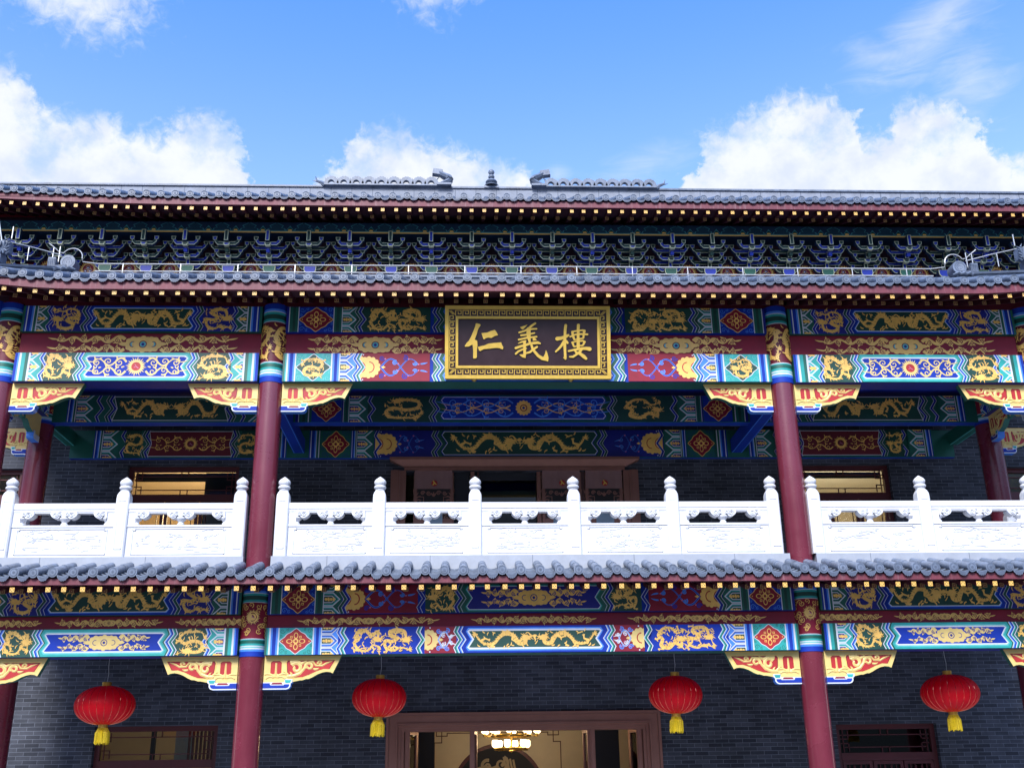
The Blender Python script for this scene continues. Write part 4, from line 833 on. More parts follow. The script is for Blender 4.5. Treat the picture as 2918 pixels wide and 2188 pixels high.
for i,x in enumerate(BX):
    if i%2: 
        if bA is None: bA=part(bracket(green,dgreen,blue),'bracket_set',loc=(x,0,0))
        else: copy(bA,hall,loc=Vector((x,0,0))+OFF)
    else:
        if bB is None: bB=part(bracket(blue,dblue,dgreen),'bracket_set',loc=(x,0,0))
        else: copy(bB,hall,loc=Vector((x,0,0))+OFF)
# --- eaves
def eave(Y,zd,zf,raf,Yr,zr,slope,Lb,Xh,step,rstep,phase,rphase,yin,zin,lift,pitch_s,X_lim,last=False,r2=.0):
    """Y tile edge, zd disc centre, zf fascia bottom, raf = flying rafter end (Y,z), Yr,zr = lower rafter end"""
    ev=MB()
    nx=60; xs=[-Xh+2*Xh*i/nx for i in range(nx+1)]
    yA=raf[0]+.0
    # boards above rafters (soffit) and body slab up to roof plane
    for i in range(nx):
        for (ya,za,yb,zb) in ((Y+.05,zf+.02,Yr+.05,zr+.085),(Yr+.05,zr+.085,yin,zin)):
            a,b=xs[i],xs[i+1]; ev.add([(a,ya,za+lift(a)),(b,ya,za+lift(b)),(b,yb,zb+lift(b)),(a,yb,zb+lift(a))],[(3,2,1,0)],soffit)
    return ev
def fascia(Y,z0,z1,Xh,lift,nx=80):
    mb=MB(); vs=[]; fs=[]
    for i in range(nx+1):
        x=-Xh+2*Xh*i/nx; l=lift(x); vs+=[(x,Y,z0+l),(x,Y,z1+l),(x,Y+.06,z0+l),(x,Y+.06,z1+l)]
    for i in range(nx):
        a,b=4*i,4*i+4; fs+=[(a,b,b+1,a+1),(a+2,b+2,b,a),(a+1,b+1,b+3,a+3)]
    mb.add(vs,fs,board); return mb
def tiles(Y,zd,zdrip,Xh,step,phase,slope,length,lift,curve=0,hip=None,rt=.071):
    mb=MB(); n=int(Xh/step)+1; dz=lambda t:slope*t+curve*t*t
    rr=random.Random(int(zd*10))
    for i in range(-n,n+1):
        x=phase+i*step
        if abs(x)>Xh: continue
        l=lift(x); L_=length if hip is None else min(length,max(.3,hip(x)))
        jx=rr.uniform(-.008,.008); jz=rr.uniform(-.006,.006); x+=jx
        # round cover tiles: segments that overlap
        seg=.30; k=max(1,int(L_/seg)); 
        for s in range(k):
            t0,t1=s*L_/k,(s+1)*L_/k; lf0=l*(1-t0/6); 
            mb.tube([(x,Y+t0,zd+dz(t0)+lf0+jz),(x,Y+t1,zd+dz(t1)+lf0+jz)],[rt,rt*.90],tile,10)
        # end disc with raised rim and boss
        for r_,d_,m_ in ((rt*1.06,.012,tile),(rt*.82,.016,tiled),(rt*.66,.020,tile),(rt*.30,.024,tiled)):
            c_=circ(0,0,r_,18); mb.add([(x+a,Y-d_,zd+l+b+jz) for a,b in c_]+[(x+a,Y+.02,zd+l+b+jz) for a,b in c_],[tuple(range(18))]+[(q,q+18,(q+1)%18+18,(q+1)%18) for q in range(18)],m_)
        # concave under tile with scalloped drip plate
        xm=x+step/2-jx; l2=lift(xm); hw=step/2-.020; dw_=.094
        pts=[]
        for q in range(13):
            t=-1+q/6; pts.append((xm+dw_*t,zd-.028+l2-.036*(1-t*t)))
        low=[]
        for q in range(13):
            t=1-q/6; low.append((xm+dw_*t,zdrip+l2+(zd-.038-zdrip)*abs(t)**2.6+.005*math.cos(q*pi)))
        mb.prism(low[::-1][::-1]+pts,Y-.008,Y+.012,tile)
        inner=[(xm+(a-xm)*.82,(b-(zdrip+zd-.045)/2-l2)*.78+(zdrip+zd-.045)/2+l2) for a,b in low+pts]; 
        P(mb,plane(Y-.008)).poly(inner,tiled)
        k=max(2,int(L_/.14)); vs=[]; 
        for s in range(k):       # stepped courses
            t0,t1=s*L_/k,(s+1)*L_/k; row=[]
            for q in range(7):
                t=-1+q/3; zz0=-.020-.050*(1-t*t); row.append((xm+hw*t,Y+t0,zd+dz(t0)+l2+zz0+.014))
            for q in range(7):
                t=-1+q/3; zz0=-.020-.050*(1-t*t); row.append((xm+hw*t,Y+t1+.03,zd+dz(t1)+l2+zz0-.006))
            mb.add(row,[(q,q+1,q+8,q+7) for q in range(6)],tch)
            mb.add([row[q] for q in range(7)]+[(row[q][0],row[q][1],row[q][2]-.02) for q in range(7)],[(q,q+7,q+8,q+1) for q in range(6)],tile)
    return mb
def rafter_end_art(mb,w_,light):
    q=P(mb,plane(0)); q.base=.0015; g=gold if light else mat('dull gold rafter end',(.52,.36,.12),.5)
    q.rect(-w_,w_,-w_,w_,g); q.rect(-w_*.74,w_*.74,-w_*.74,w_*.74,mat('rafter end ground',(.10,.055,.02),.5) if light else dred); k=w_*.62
    if light:
        q.rib([(-k,-k),(k,k)],g,w=w_*.34); q.rib([(-k,k),(k,-k)],g,w=w_*.30); q.rect(-k,-k*.1,k*.5,k,g); q.rect(k*.1,k,-k,-k*.5,g)
    else: q.rib([(-k*.6,-k*.6),(k*.6,k*.6)],g,w=w_*.2); q.rib([(-k*.6,k*.6),(k*.6,-k*.6)],g,w=w_*.2)
def rafter(w_,L_,sl,light):
    mb=MB(); n=math.hypot(1,sl)
    v=[(-w_,0,-w_),(w_,0,-w_),(w_,0,w_),(-w_,0,w_)]; v+=[(a,L_,c_+sl*L_) for a,b,c_ in v]
    mb.add(v,[(0,1,2,3),(0,4,5,1),(1,5,6,2),(3,7,4,0),(2,6,7,3)],rafterm); rafter_end_art(mb,w_,light); return mb
nolift=lambda x:0
def lift_mid(x):
    t=max(0,(abs(x)-7.5)/2.6); return .30*min(t,1.35)**2
def lift_low(x): return 0
def lift_top(x):
    t=max(0,-x-6.5)/4; return .10*t*t
RAF=[]
def build_eave(nm,Y,zd,zdrip,zf,fy,fz,ly,lz,Xh,step,phase,rstep,rphase,slope,length,yin,zin,lift,fr_sl,lr_sl,lr_len,ind,curve=0,hip=None,rw=.035,ndiv=None,shift2=.0):
    ev=eave(Y,zd,zf,(fy,fz),ly,lz,slope,0,Xh,step,rstep,phase,rphase,yin,zin,lift,0,0)
    e=part(ev,nm)
    part(fascia(Y+.04,zf,zd-.082,Xh,lift),'fascia_board',e)
    part(tiles(Y,zd,zdrip,Xh,step,phase,slope,length,lift,curve,hip),'roof_tiles',e,40)
    n=int(Xh/rstep)+1; rr=random.Random(int(zd)); rest=[MB(),MB()]; proto=[None,None]
    for k,(yy,zz_,sl,L_,light) in enumerate(((fy,fz,fr_sl,ly-fy+.30,True),(ly,lz,lr_sl,lr_len,False))):
        m_=rafter(rw,L_,sl,light)
        order=sorted(range(-n,n+1),key=abs); cnt=0
        for i in order:
            x=rphase+i*rstep+rr.uniform(-.014,.014)+(shift2 if k else 0)
            if abs(x)>Xh-.1: continue
            z=zz_+lift(x)
            if cnt<ind:
                if proto[k] is None: proto[k]=o=m_.build('flying_rafter' if k==0 else 'rafter',e)
                else: o=proto[k].copy(); col.objects.link(o); o.parent=e
                o.location=(x,yy,z); cnt+=1
            else:
                o_=len(rest[k].v); rest[k].v+=[(a+x,b+yy,c_+z) for a,b,c_ in m_.v]; rest[k].f+=[[q+o_ for q in f] for f in m_.f]; rest[k].ms=m_.ms; rest[k].m+=m_.m
    for k in (0,1):
        if rest[k].v: tag(part(rest[k],'flying_rafters' if k==0 else 'rafters',e),kind='stuff')
    return e
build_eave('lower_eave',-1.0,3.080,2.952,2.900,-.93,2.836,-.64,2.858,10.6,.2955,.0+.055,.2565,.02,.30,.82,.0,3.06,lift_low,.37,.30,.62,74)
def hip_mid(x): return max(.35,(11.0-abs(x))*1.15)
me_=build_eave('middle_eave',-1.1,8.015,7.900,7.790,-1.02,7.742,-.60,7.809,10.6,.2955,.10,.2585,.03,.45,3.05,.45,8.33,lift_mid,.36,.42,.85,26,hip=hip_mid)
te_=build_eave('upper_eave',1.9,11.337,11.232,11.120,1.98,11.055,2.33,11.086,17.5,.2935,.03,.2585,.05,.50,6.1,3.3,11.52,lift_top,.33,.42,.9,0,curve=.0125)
# roof planes under the tiles, middle-eave hips and ridges
mb=MB()
mb.add([(-10.6,-1.08,7.98),(10.6,-1.08,7.98),(8.9,1.9,9.28),(-8.9,1.9,9.28)],[(0,1,2,3)],tiled)
for s in (-1,1):
    mb.add([(s*10.6,-1.08,7.93+.3),(s*10.6,3.5,7.93),(s*8.9,3.5,9.22),(s*8.9,1.9,9.22)],[(0,1,2,3) if s<0 else (3,2,1,0)],soffit)
    mb.add([(s*10.6,-1.08,7.98+.3),(s*10.6,3.5,7.98),(s*8.9,3.5,9.33),(s*8.9,1.9,9.33)],[(0,1,2,3) if s>0 else (3,2,1,0)],tiled)
mb.box(-17.5,17.5,1.92,3.25,9.20,9.26,tiled)
part(mb,'roof_deck',me_)
mb=MB(); mb.add([(-17.5,1.93,11.27),(17.5,1.93,11.27),(17.5,8,14.70),(-17.5,8,14.70),(17.5,14.3,11.3),(-17.5,14.3,11.3)],[(0,1,2,3),(3,2,4,5)],tiled); mb.add([(-17.4,1.95,11.1),(-17.4,8,14.7),(-17.4,14.3,11.1)],[(0,2,1)],brick); mb.add([(17.4,1.95,11.1),(17.4,8,14.7),(17.4,14.3,11.1)],[(0,1,2)],brick)
part(mb,'roof_deck',te_)
def ridge(x0,x1,Y,z0,z1,seg,d=.12):
    mb=MB(); mb.box(x0,x1,Y-d,Y+d,z0,z1-.05,tilew); mb.box(x0,x1,Y-d-.04,Y+d+.04,z1-.05,z1,tile); mb.box(x0,x1,Y-d-.05,Y+d+.05,z0+.02,z0+.06,tile)
    n=int((x1-x0)/seg)
    for i in range(n+1): x=x0+(x1-x0)*i/n; mb.box(x-.008,x+.008,Y-d-.004,Y-d,z0+.06,z1-.05,tiled)
    return mb
part(ridge(-8.9,8.9,1.9,9.22,9.47,.35),'ridge')
rg=part(ridge(-17.5,17.5,8,14.62,15.12,.55),'ridge')
# ridge ornaments (centre at x=-.43)
XC=-.41
def ridge_beast():
    mb=MB(); q=tile
    body=[]
    for i in range(15):
        t=i/14; body.append((.26*math.sin(t*5.2-.6)*(1-.3*t),0,.06+.62*t))
    mb.tube(body,[.17-.07*abs(2*i/14-1) for i in range(15)],q,8)
    h=Vector(body[-1]); mb.obox(h+Vector((-.09,0,.0)),(.19,0,-.03),(0,.09,0),(.02,0,.13),q); mb.obox(h+Vector((-.22,0,-.10)),(.09,0,.02),(0,.05,0),(0,0,.025),q)
    for k in range(6): a=.3+k*.45; mb.tube([h,h+Vector((.16*math.cos(a),0,.16*math.sin(a)))],[.03,.006],q,5)
    for k in range(8): b=Vector(body[1+k*2 if 1+k*2<15 else 14]); mb.tube([b,b+Vector((.17*(1 if k%2 else -1),0,.05))],[.035,.006],q,5)
    mb.obox((0,0,.03),(.30,0,0),(0,.12,0),(0,0,.05),q); mb.tube([(-.25,0,.06),(-.34,0,.3),(-.2,0,.45)],[.05,.03,.01],q,6)
    return mb
b1=part(ridge_beast(),'ridge_dragon',rg,40,loc=(XC-1.28,7.84,15.12)); b1['label']='left dragon on the ridge'; b1.scale=(.66,1,.60); c=copy(b1,rg,loc=(XC+1.28,7.84,15.12),scale=(-.66,1,.60)); c['label']='right dragon on the ridge'
mb=MB(); mb.box(-.33,.33,-.14,.14,-.06,.05,tile); mb.lathe([(.30,.05),(.32,.09),(.22,.14),(.16,.17),(.24,.20),(.27,.25),(.22,.32),(.13,.37),(.08,.42),(.13,.45),(.15,.50),(.12,.56),(.07,.60),(.10,.63),(.145,.70),(.13,.78),(.06,.84),(.0,.87)],tile,n=20); o=part(mb,'ridge_finial',rg,50,loc=(XC,7.9,15.12)); o.scale=(.60,.6,.66)
def wave():
    mb=MB(); pts=[]; n=14
    for i in range(n+1):
        a=pi-pi*i/n; pts.append((.17*math.cos(a),.30*math.sin(a)*.62+.0))
    out=[(-.185,0)]+[(.20*math.cos(pi-pi*i/n)+.02*math.sin(pi*i/n),.235*math.sin(pi*i/n)+.015*(i%2)) for i in range(n+1)]+[(.185,0)]
    inn=[(.085*math.cos(pi*i/10)-.01,.02+.115*math.sin(pi*i/10)) for i in range(11)]
    ring=out+inn
    # outer to inner strip
    vs=[];m_=16
    for i in range(m_+1):
        a=pi-pi*i/m_; o=(.195*math.cos(a),.24*math.sin(a)+.018*(i%2)); q=(.095*math.cos(a)-.01,.02+.12*math.sin(a)); vs+=[(o[0],-.06,o[1]),(q[0],-.06,q[1]),(o[0],.06,o[1]),(q[0],.06,q[1])]
    fs=[]
    for i in range(m_): a,b=4*i,4*i+4; fs+=[(a,a+1,b+1,b),(a+2,b+2,b+3,a+3),(a,b,b+2,a+2),(a+1,a+3,b+3,b+1)]
    mb.add(vs,fs,tile); mb.box(-.19,.19,-.07,.07,-.02,.02,tile); mb.tube([(-.15,0,.16),(-.19,0,.24)],[.02,.005],tile,5); return mb
w0=None
for s in (-1,1):
    for k in range(9):
        x=XC+s*(1.62+.335*k+ (.0))
        if w0 is None: w0=part(wave(),'ridge_crest',rg,None,loc=(x,7.84,15.12))
        else: copy(w0,rg,loc=(x,7.84,15.12))
    mb=MB(); mb.tube([(s*-.1,0,0),(0,0,.08),(s*.12,0,.13),(s*.16,0,.26)],[.07,.05,.035,.008],tile,6); mb.tube([(s*.08,0,.1),(s*.24,0,.14)],[.03,.005],tile,5); part(mb,'ridge_tail',rg,None,loc=(XC+s*4.58,7.84,15.12))
# hip ridges and hip beasts of the middle eave
for s in (-1,1):
    mb=MB(); P0=Vector((s*10.55,-1.1,8.50)); P1=Vector((s*9.75,.55,8.78)); P2=Vector((s*8.95,1.85,9.36))
    for a,b in ((P0,P1),(P1,P2)):
        c_=(a+b)/2; d=(b-a)/2; n_=Vector((d.y,-d.x,0)).normalized()*.11; mb.obox(c_+Vector((0,0,.08)),n_,d,(0,0,.12),tile); mb.obox(c_+Vector((0,0,.22)),n_*1.25,d,(0,0,.025),tiled)
    hr=part(mb,'hip_ridge')
    mb=MB()     # horned beast head
    mb.obox((0,0,.12),(.17,0,0),(0,.17,0),(0,0,.14),tile); mb.obox((0,0,.33),(.14,0,0),(0,.15,0),(0,0,.09),tiled); mb.obox((0,-.10,.46),(.16,0,0),(0,.14,0),(0,0,.05),tile)
    mb.obox((-s*.22,-.05,.42),(.14,0,0),(0,.11,0),(0,0,.16),tile)
    for k in range(9): a=k*.7; mb.tube([(-s*.20,-.12,.35),(-s*(.22+.15*math.cos(a)),-.2,.38+.20*math.sin(a))],[.05,.012],tile,5)
    for t in (-1,1): mb.tube([(t*.07,0,.50),(t*.12,0,.62),(t*.16,0,.70),(t*.10,0,.80)],[.04,.035,.028,.006],tile,6)
    for k in range(5): mb.tube([(-s*.3,-.15,.2+.09*k),(-s*.42,-.2,.24+.09*k)],[.035,.006],tile,5)
    o=part(mb,'hip_beast',hr,40,loc=(s*9.80,.75,9.16)); o.scale=(.66,.8,.70)
    mb=MB()     # drum-shaped dragon tail ornament at the top of the hip
    mb.obox((0,0,.08),(.36,0,0),(0,.14,0),(0,0,.12),tile)
    c_=circ(0,0,.235,24); yy=.12
    mb.add([(-s*.28+a*1.0,-yy,.46+b) for a,b in c_]+[(-s*.28+a,yy+.1,.46+b) for a,b in c_],[tuple(range(24)),tuple(range(47,23,-1))]+[(q,q+24,(q+1)%24+24,(q+1)%24) for q in range(24)],tile)
    pp=P(mb,lambda u,v,d:(-s*.28+u,-yy-d,.46+v)); curl(pp,0,0,.19,0,2.4,.035,tiled,s); curl(pp,.03,-.02,.12,2,1.5,.02,tilew,-s)
    mb.obox((s*.24,0,.40),(.12,0,0),(0,.11,0),(0,0,.22),tile)
    for k in range(4): mb.obox((s*(.15+.06*k),-.11,.44),(.014,0,0),(0,.01,0),(0,0,.13),tiled)
    for k in range(4): mb.tube([(s*(.3-.2*k),-.14,.10+.03*k),(s*(.18-.2*k),-.19,.20),(s*(.02-.2*k),-.16,.16)],[.05,.06,.02],tile,6)
    mb.obox((0,-.02,.26),(.25,0,.02),(0,.12,0),(0,0,.07),tiled)
    o=part(mb,'ridge_end_ornament',hr,40,loc=(s*8.98,1.60,9.30)); o.scale=(.60,.8,.62)
    mb=MB(); mb.obox((s*9.75,-.55,7.93),(.07,-.07*s*s,0),(s*.72,-.62,.13),(0,0,.13),blue); part(mb,'corner_beam')
# lightning conductor rails
mb=MB(); r_=.012
for (y,z) in ((1.78,9.68),): 
    mb.tube([(-8.35,y,z),(8.35,y,z)],.011,steel)
for i in range(15): x=-7.84+i*1.12; mb.tube([(x,1.78,9.46),(x,1.78,9.69)],.010,steel)
mb.tube([(-8.35,1.72,9.49),(8.35,1.72,9.49)],.012,steel)
for s in (-1,1):
    mb.tube([(s*8.35,1.78,9.68),(s*8.60,1.7,9.68),(s*8.605,1.66,9.74)]+[(s*(8.80-.195*math.cos(a)),1.66,9.76+.19*math.sin(a)) for a in [pi*i/10*.85 for i in range(11)]]+[(s*9.05,1.66,9.86),(s*9.16,1.6,9.95),(s*9.26,1.6,10.03)],.010,steel)
    for x,z0,z1 in ((9.03,9.62,9.96),(9.15,9.66,9.93)): mb.tube([(s*x,1.6,z0),(s*x,1.6,z1)],.010,steel)
    mb.tube([(s*8.95,1.5,9.72),(s*9.35,1.2,9.72),(s*9.9,.6,9.62),(s*10.6,-.2,9.70)],.010,steel)
    mb.tube([(s*9.45,1.2,9.45),(s*9.45,1.2,9.75)],.010,steel); mb.tube([(s*9.72,.7,9.5),(s*9.95,.55,10.55)],[.014,.005],steel)
    mb.tube([(s*9.62,.8,9.7),(s*9.62,.8,9.95)],.010,steel)
part(mb,'lightning_conductor')
# first-floor kerb under the balustrade
for a,b in ((-8.78,-4.67),(-4.23,4.23),(4.67,8.78)):
    mb=MB(); mb.box(a,b,-.192,.10,3.12,3.478,marble2)
    k=a+.9
    while k<b-.3: mb.box(k-.003,k+.003,-.1945,-.192,3.2,3.478,tiled); k+=1.66
    part(mb,'stone_kerb')
mb=MB(); mb.box(-9.25,9.25,.101,.42,3.21,3.475,marble2); part(mb,'deck_edge')
# plinth and steps
mb=MB(); mb.box(-18,18,-1.6,3.5,-1.7,-1.3,marble2); mb.box(-4,4,-2.0,-1.6,-1.7,-1.5,marble2); part(mb,'plinth')
# ================================================================= balustrades (one per bay)
def post(mb,x,y):
    c=(x,y,0); w_=.105
    ch=.02; o=[(-w_+ch,-w_),(w_-ch,-w_),(w_,-w_+ch),(w_,w_-ch),(w_-ch,w_),(-w_+ch,w_),(-w_,w_-ch),(-w_,-w_+ch)]
    lv=[(3.48,1),(4.45,1),(4.50,.96),(4.545,.80),(4.575,.62)]; vs=[(x+a*k,y+b*k,z) for z,k in lv for a,b in o]
    mb.add(vs,[(i*8+j,i*8+(j+1)%8,(i+1)*8+(j+1)%8,(i+1)*8+j) for i in range(4) for j in range(8)]+[tuple(range(39,31,-1))[::-1]],marble)
    p=P(mb,plane(y-w_)); 
    for a,b,c_,d in ((-.06,-.052,3.60,4.40),(.052,.06,3.60,4.40),(-.06,.06,4.392,4.40),(-.06,.06,3.60,3.608)): mb.box(x+a,x+b,y-w_-.008,y-w_,c_,d,marble)
def finial(x,y):
    mb=MB(); mb.lathe([(.062,4.575),(.078,4.583),(.078,4.592),(.062,4.60)],marble,c=(x,y,0),n=24)
    mb.lathe([(.066,4.60),(.092,4.615),(.10,4.635),(.092,4.655),(.070,4.667)],marble,c=(x,y,0),n=32,flute=.03,fn=14)
    mb.lathe([(.068,4.667),(.088,4.682),(.100,4.712),(.098,4.737),(.080,4.765),(.048,4.79),(.02,4.812),(0,4.825)],marble,c=(x,y,0),n=48,flute=-.05,fn=16)
    return mb
def cloud(s0,s1,zt,x):     # hanging cloud bracket outline between s0..s1 around x
    pts=[(x+s0,zt)]; k=[(-.195,-.02),(-.205,-.07),(-.19,-.115),(-.165,-.15),(-.135,-.175),(-.105,-.185),(-.075,-.165),(-.062,-.135),(-.052,-.11),(-.03,-.128),(0,-.135)]
    k=[(a*1.06,b*.68) for a,b in k]; L_=[(a,b) for a,b in k]+[(-a,b) for a,b in k[-2::-1]]
    L_=[(a,b) for a,b in L_ if s0-.03<=a<=s1+.03]
    if s0==0: L_=[(0,-.10)]+[q for q in L_ if q[0]>0]
    if s1==0: L_=[q for q in L_ if q[0]<0]+[(0,-.10)]
    return [(x+s0,zt)]+[(x+a,zt+b) for a,b in L_]+[(x+s1,zt)]
def panel(xa,xb,y,seed):
    mb=MB(); t=.07; rr=random.Random(seed)
    mb.box(xa,xb,y-t,y+t,4.27,4.367,marble); mb.box(xa,xb,y-t*.85,y+t*.85,4.205,4.27,marble); mb.box(xa,xb,y-t*.95,y+t*.95,4.225,4.235,marble)
    e=.125; L=xa+e; Rr=xb-e
    mb.box(xa,L,y-t*.8,y+t*.8,3.99,4.205,marble); mb.box(Rr,xb,y-t*.8,y+t*.8,3.99,4.205,marble)
    mb.box(xa,xb,y-t*.9,y+t*.9,3.975,4.006,marble); mb.box(xa,xb,y-t*.7,y+t*.7,3.48,3.975,marble)
    xm=(L+Rr)/2; hw=.205*(Rr-L)/1.15 if (Rr-L)<1.2 else .205
    for (c_,s0,s1) in ((L,0,.205),(xm,-.205,.205),(Rr,-.205,0)):
        pts=cloud(s0,s1,4.235,c_); mb.prism(pts,y-.078,y+.078,marble)
        pp=P(mb,plane(y-.078))
        for k in (-1,1):
            if (s0==0 and k<0) or (s1==0 and k>0): continue
            curl(pp,c_+k*.128,4.235-.062,.048,0,1.6,.016,marble,k,.012); curl(pp,c_+k*.06,4.235-.05,.04,1,1.4,.014,marble,-k,.010)
    vz=[(.055,4.006),(.058,4.030),(.040,4.056),(.050,4.075),(.078,4.098),(.086,4.118),(.080,4.138),(.055,4.155)]
    mb.lathe(vz,marble,c=(xm,y,0),n=20)
    mb.lathe(vz,marble,c=(L,y,0),n=10,a0=-pi/2,a1=pi/2); mb.lathe(vz,marble,c=(Rr,y,0),n=10,a0=pi/2,a1=1.5*pi)
    # carved lower panel: sunk outline and relief landscape
    y0=y-t*.7; pp=P(mb,plane(y0)); a,b=xa+.10,xb-.10; fr=[(a+.04,3.945),(b-.04,3.945),(b-.04,3.92),(b,3.92),(b,3.53),(a,3.53),(a,3.92),(a+.04,3.92),(a+.04,3.945)]
    for i in range(len(fr)-1): 
        (p0,q0),(p1,q1)=fr[i],fr[i+1]; mb.box(min(p0,p1)-.005,max(p0,p1)+.005,y0-.012,y0,min(q0,q1)-.005,max(q0,q1)+.005,marble)
    for k in range(26):
        u,v=rr.uniform(a+.08,b-.12),rr.uniform(3.56,3.92); n_=rr.randint(4,8); pts=[]
        for i in range(n_):
            pts.append((u,v,.010+.006*math.sin(i))); u+=rr.uniform(.02,.05); v+=rr.uniform(-.022,.022)*(1.6 if k%3==0 else .6)
        pts=[q for q in pts if q[0]<b-.03 and 3.54<q[1]<3.945]
        if len(pts)>2: pp.rib(pts,marble,.005)
    for k in range(9): curl(pp,rr.uniform(a+.08,b-.08),rr.uniform(3.6,3.9),rr.uniform(.02,.045),rr.uniform(0,6),1.2,.013,marble,rr.choice((-1,1)),.005)
    return mb
BY=-.08
def balustrade(xs,name,label,rz=0,loc=None,seed=0):
    r_=empty('marble_balustrade',loc or ((xs[0]+xs[-1])/2,BY,3.48),rz); tag(r_,label,'balustrade','carved marble balustrades along the upper veranda')
    off=(-(xs[0]+xs[-1])/2,-BY,-3.48)
    for x in xs:
        mb=MB(); post(mb,x,BY); o=mb.build('post',r_,40); o.location=off; f=finial(x,BY).build('finial',o,50)
    for i,(a,b) in enumerate(zip(xs[:-1],xs[1:])):
        o=panel(a+.105,b-.105,BY,seed*10+i).build('carved_panel',r_,35); o.location=off
    return r_
balustrade([-8.53,-6.69,-4.79],'b','white marble balustrade in the left bay, between the left corner column and the next',seed=1)
balustrade([-4.10,-2.52,-.94,.70,2.345,4.04],'b','long white marble balustrade under the name board, between the two middle red columns',seed=2)
balustrade([4.74,6.62,8.47],'b','white marble balustrade in the right bay, right of the right middle column',seed=3)
for s,l in ((-1,'short white marble balustrade running back from the left corner column'),(1,'short white marble balustrade running back from the right corner column')):
    balustrade([-.66,.66],'b',l,pi/2,(s*9.0,.98,3.48),seed=5+s)
# ================================================================= name board
sg=empty('name_board',(-.03,-.28,6.49)); tilt=math.atan2(.27,1.24)
tag(sg,'dark brown name board with three gold characters in a gilt fretwork frame','name board')
def sp(mb,name,smooth=None):
    o=mb.build(name,sg,smooth); o.rotation_euler=(tilt,0,0); return o
Wb,Hb=1.425,1.27
mb=MB(); mb.box(-Wb+.22,Wb-.22,-.03,.04,.19,Hb-.19,signb); sp(mb,'board')
mb=MB()
def ringf(o,i,y,m):   # rectangular ring from outset o to i
    for a,b,c_,d in ((-Wb+o,Wb-o,o,i),(-Wb+o,Wb-o,Hb-i,Hb-o),(-Wb+o,-Wb+i,i,Hb-i),(Wb-i,Wb-o,i,Hb-i)): mb.box(a,b,y,.05,c_,d,m)
ringf(0,.062,-.075,signg); ringf(.062,.182,-.045,signb); ringf(.182,.225,-.065,signg)
p=P(mb,plane(-.045)); fw=.0125
def fret(x,z,dx,dz,fl):
    # one meander unit, drawn along direction d with normal n
    n=(-dz*fl,dx*fl); u=lambda a,b:(x+dx*a+n[0]*b,z+dz*a+n[1]*b)
    L_=[(0,.0),(0,.085),(.095,.085),(.095,.025),(.045,.025),(.045,.052)]
    for q in range(len(L_)-1):
        a,b=u(*L_[q]),u(*L_[q+1]); p.rect(min(a[0],b[0])-fw/2,max(a[0],b[0])+fw/2,min(a[1],b[1])-fw/2,max(a[1],b[1])+fw/2,signg)
nu=20; st=(2*Wb-.33)/nu
for i in range(nu): fret(-Wb+.18+i*st,.078,1,0,1); fret(-Wb+.18+i*st,Hb-.165,1,0,1)
nv=8; st=(Hb-.33)/nv
for i in range(nv): fret(-Wb+.165,.175+i*st,0,1,1); fret(Wb-.08,.175+i*st,0,1,1)
for a in (-1,1):
    for b in (.12,Hb-.12): 
        for k in (-1,0,1): p.rib([(a*(Wb-.12)-.035+k*.02,b-.035*(-a if b<.5 else a)-0.0),(a*(Wb-.12)+.035+k*.02,b+.035*(-a if b<.5 else a))],signg,w=.009)
sp(mb,'frame')
for k in (-.925,.735): 
    mb=MB(); mb.lathe([(.0,-.055),(.02,-.05),(.05,-.02),(.055,.0),(.045,.015),(0,.016)],brass,c=(k,-.02,0),n=14); mb.build('bracket_boss',sg,50)
def ch(ox,cx,polys,ribs):
    mb=MB(); uc=(ox+70-1502.5)/163.4
    T_=lambda x,y:((ox+x/11.85-1502.5)/163.4,(975.5-(900+y/11.85))/161.4+Hb/2)
    p0=P(mb,plane(-.034)); p1=P(mb,plane(-.044))
    def grow(pts,g):
        n=len(pts); A=sum(pts[i][0]*pts[(i+1)%n][1]-pts[(i+1)%n][0]*pts[i][1] for i in range(n)); s=1 if A>0 else -1; out=[]
        for i in range(n):
            a,b=pts[i-1],pts[(i+1)%n]; dx,dy=b[0]-a[0],b[1]-a[1]; l=math.hypot(dx,dy) or 1; out.append((pts[i][0]+s*dy/l*g,pts[i][1]-s*dx/l*g))
        return out
    for q in polys:
        t=[T_(*v) for v in q]; p0.poly(grow(t,.014),black); p1.poly(t,signg)
        n=len(t); mb.add([(a,-.046,b) for a,b in t]+[(a,-.032,b) for a,b in t],[(i,i+n,(i+1)%n+n,(i+1)%n) for i in range(n)],signg)
    for q in ribs:
        t=[(*T_(x,y),w_/11.85/162) for x,y,w_ in q]; p0.rib([(a,b,c_+.026) for a,b,c_ in t],black); p1.rib(t,signg)
        for e in (t[0],t[-1]):
            p0.poly(circ(e[0],e[1],e[2]/2+.012,12),black)
            p1.poly(circ(e[0],e[1],e[2]*.5,12),signg)
    return sp(mb,'gold_character')
o=ch(1310,0,[[(545,265),(600,262),(705,300),(700,330),(640,420),(600,520),(575,620),(510,790),(515,815),(580,835),(592,860),(600,1000),(580,1160),(578,1400),(540,1430),(470,1435),(455,1415),(460,1200),(440,975),(400,985),(300,1040),(185,1040),(180,1015),(240,920),(320,840),(400,680),(480,480),(530,350)],
 [(735,590),(920,570),(1060,510),(1180,480),(1240,560),(1285,655),(1180,680),(1060,750),(960,735),(880,755),(820,800),(795,780)],
 [(610,1050),(830,1000),(960,940),(1140,920),(1385,895),(1420,990),(1460,1060),(1440,1135),(1330,1090),(1230,1080),(1000,1105),(800,1125),(690,1190),(655,1170)]],[]); o['label']='left character of the name board'
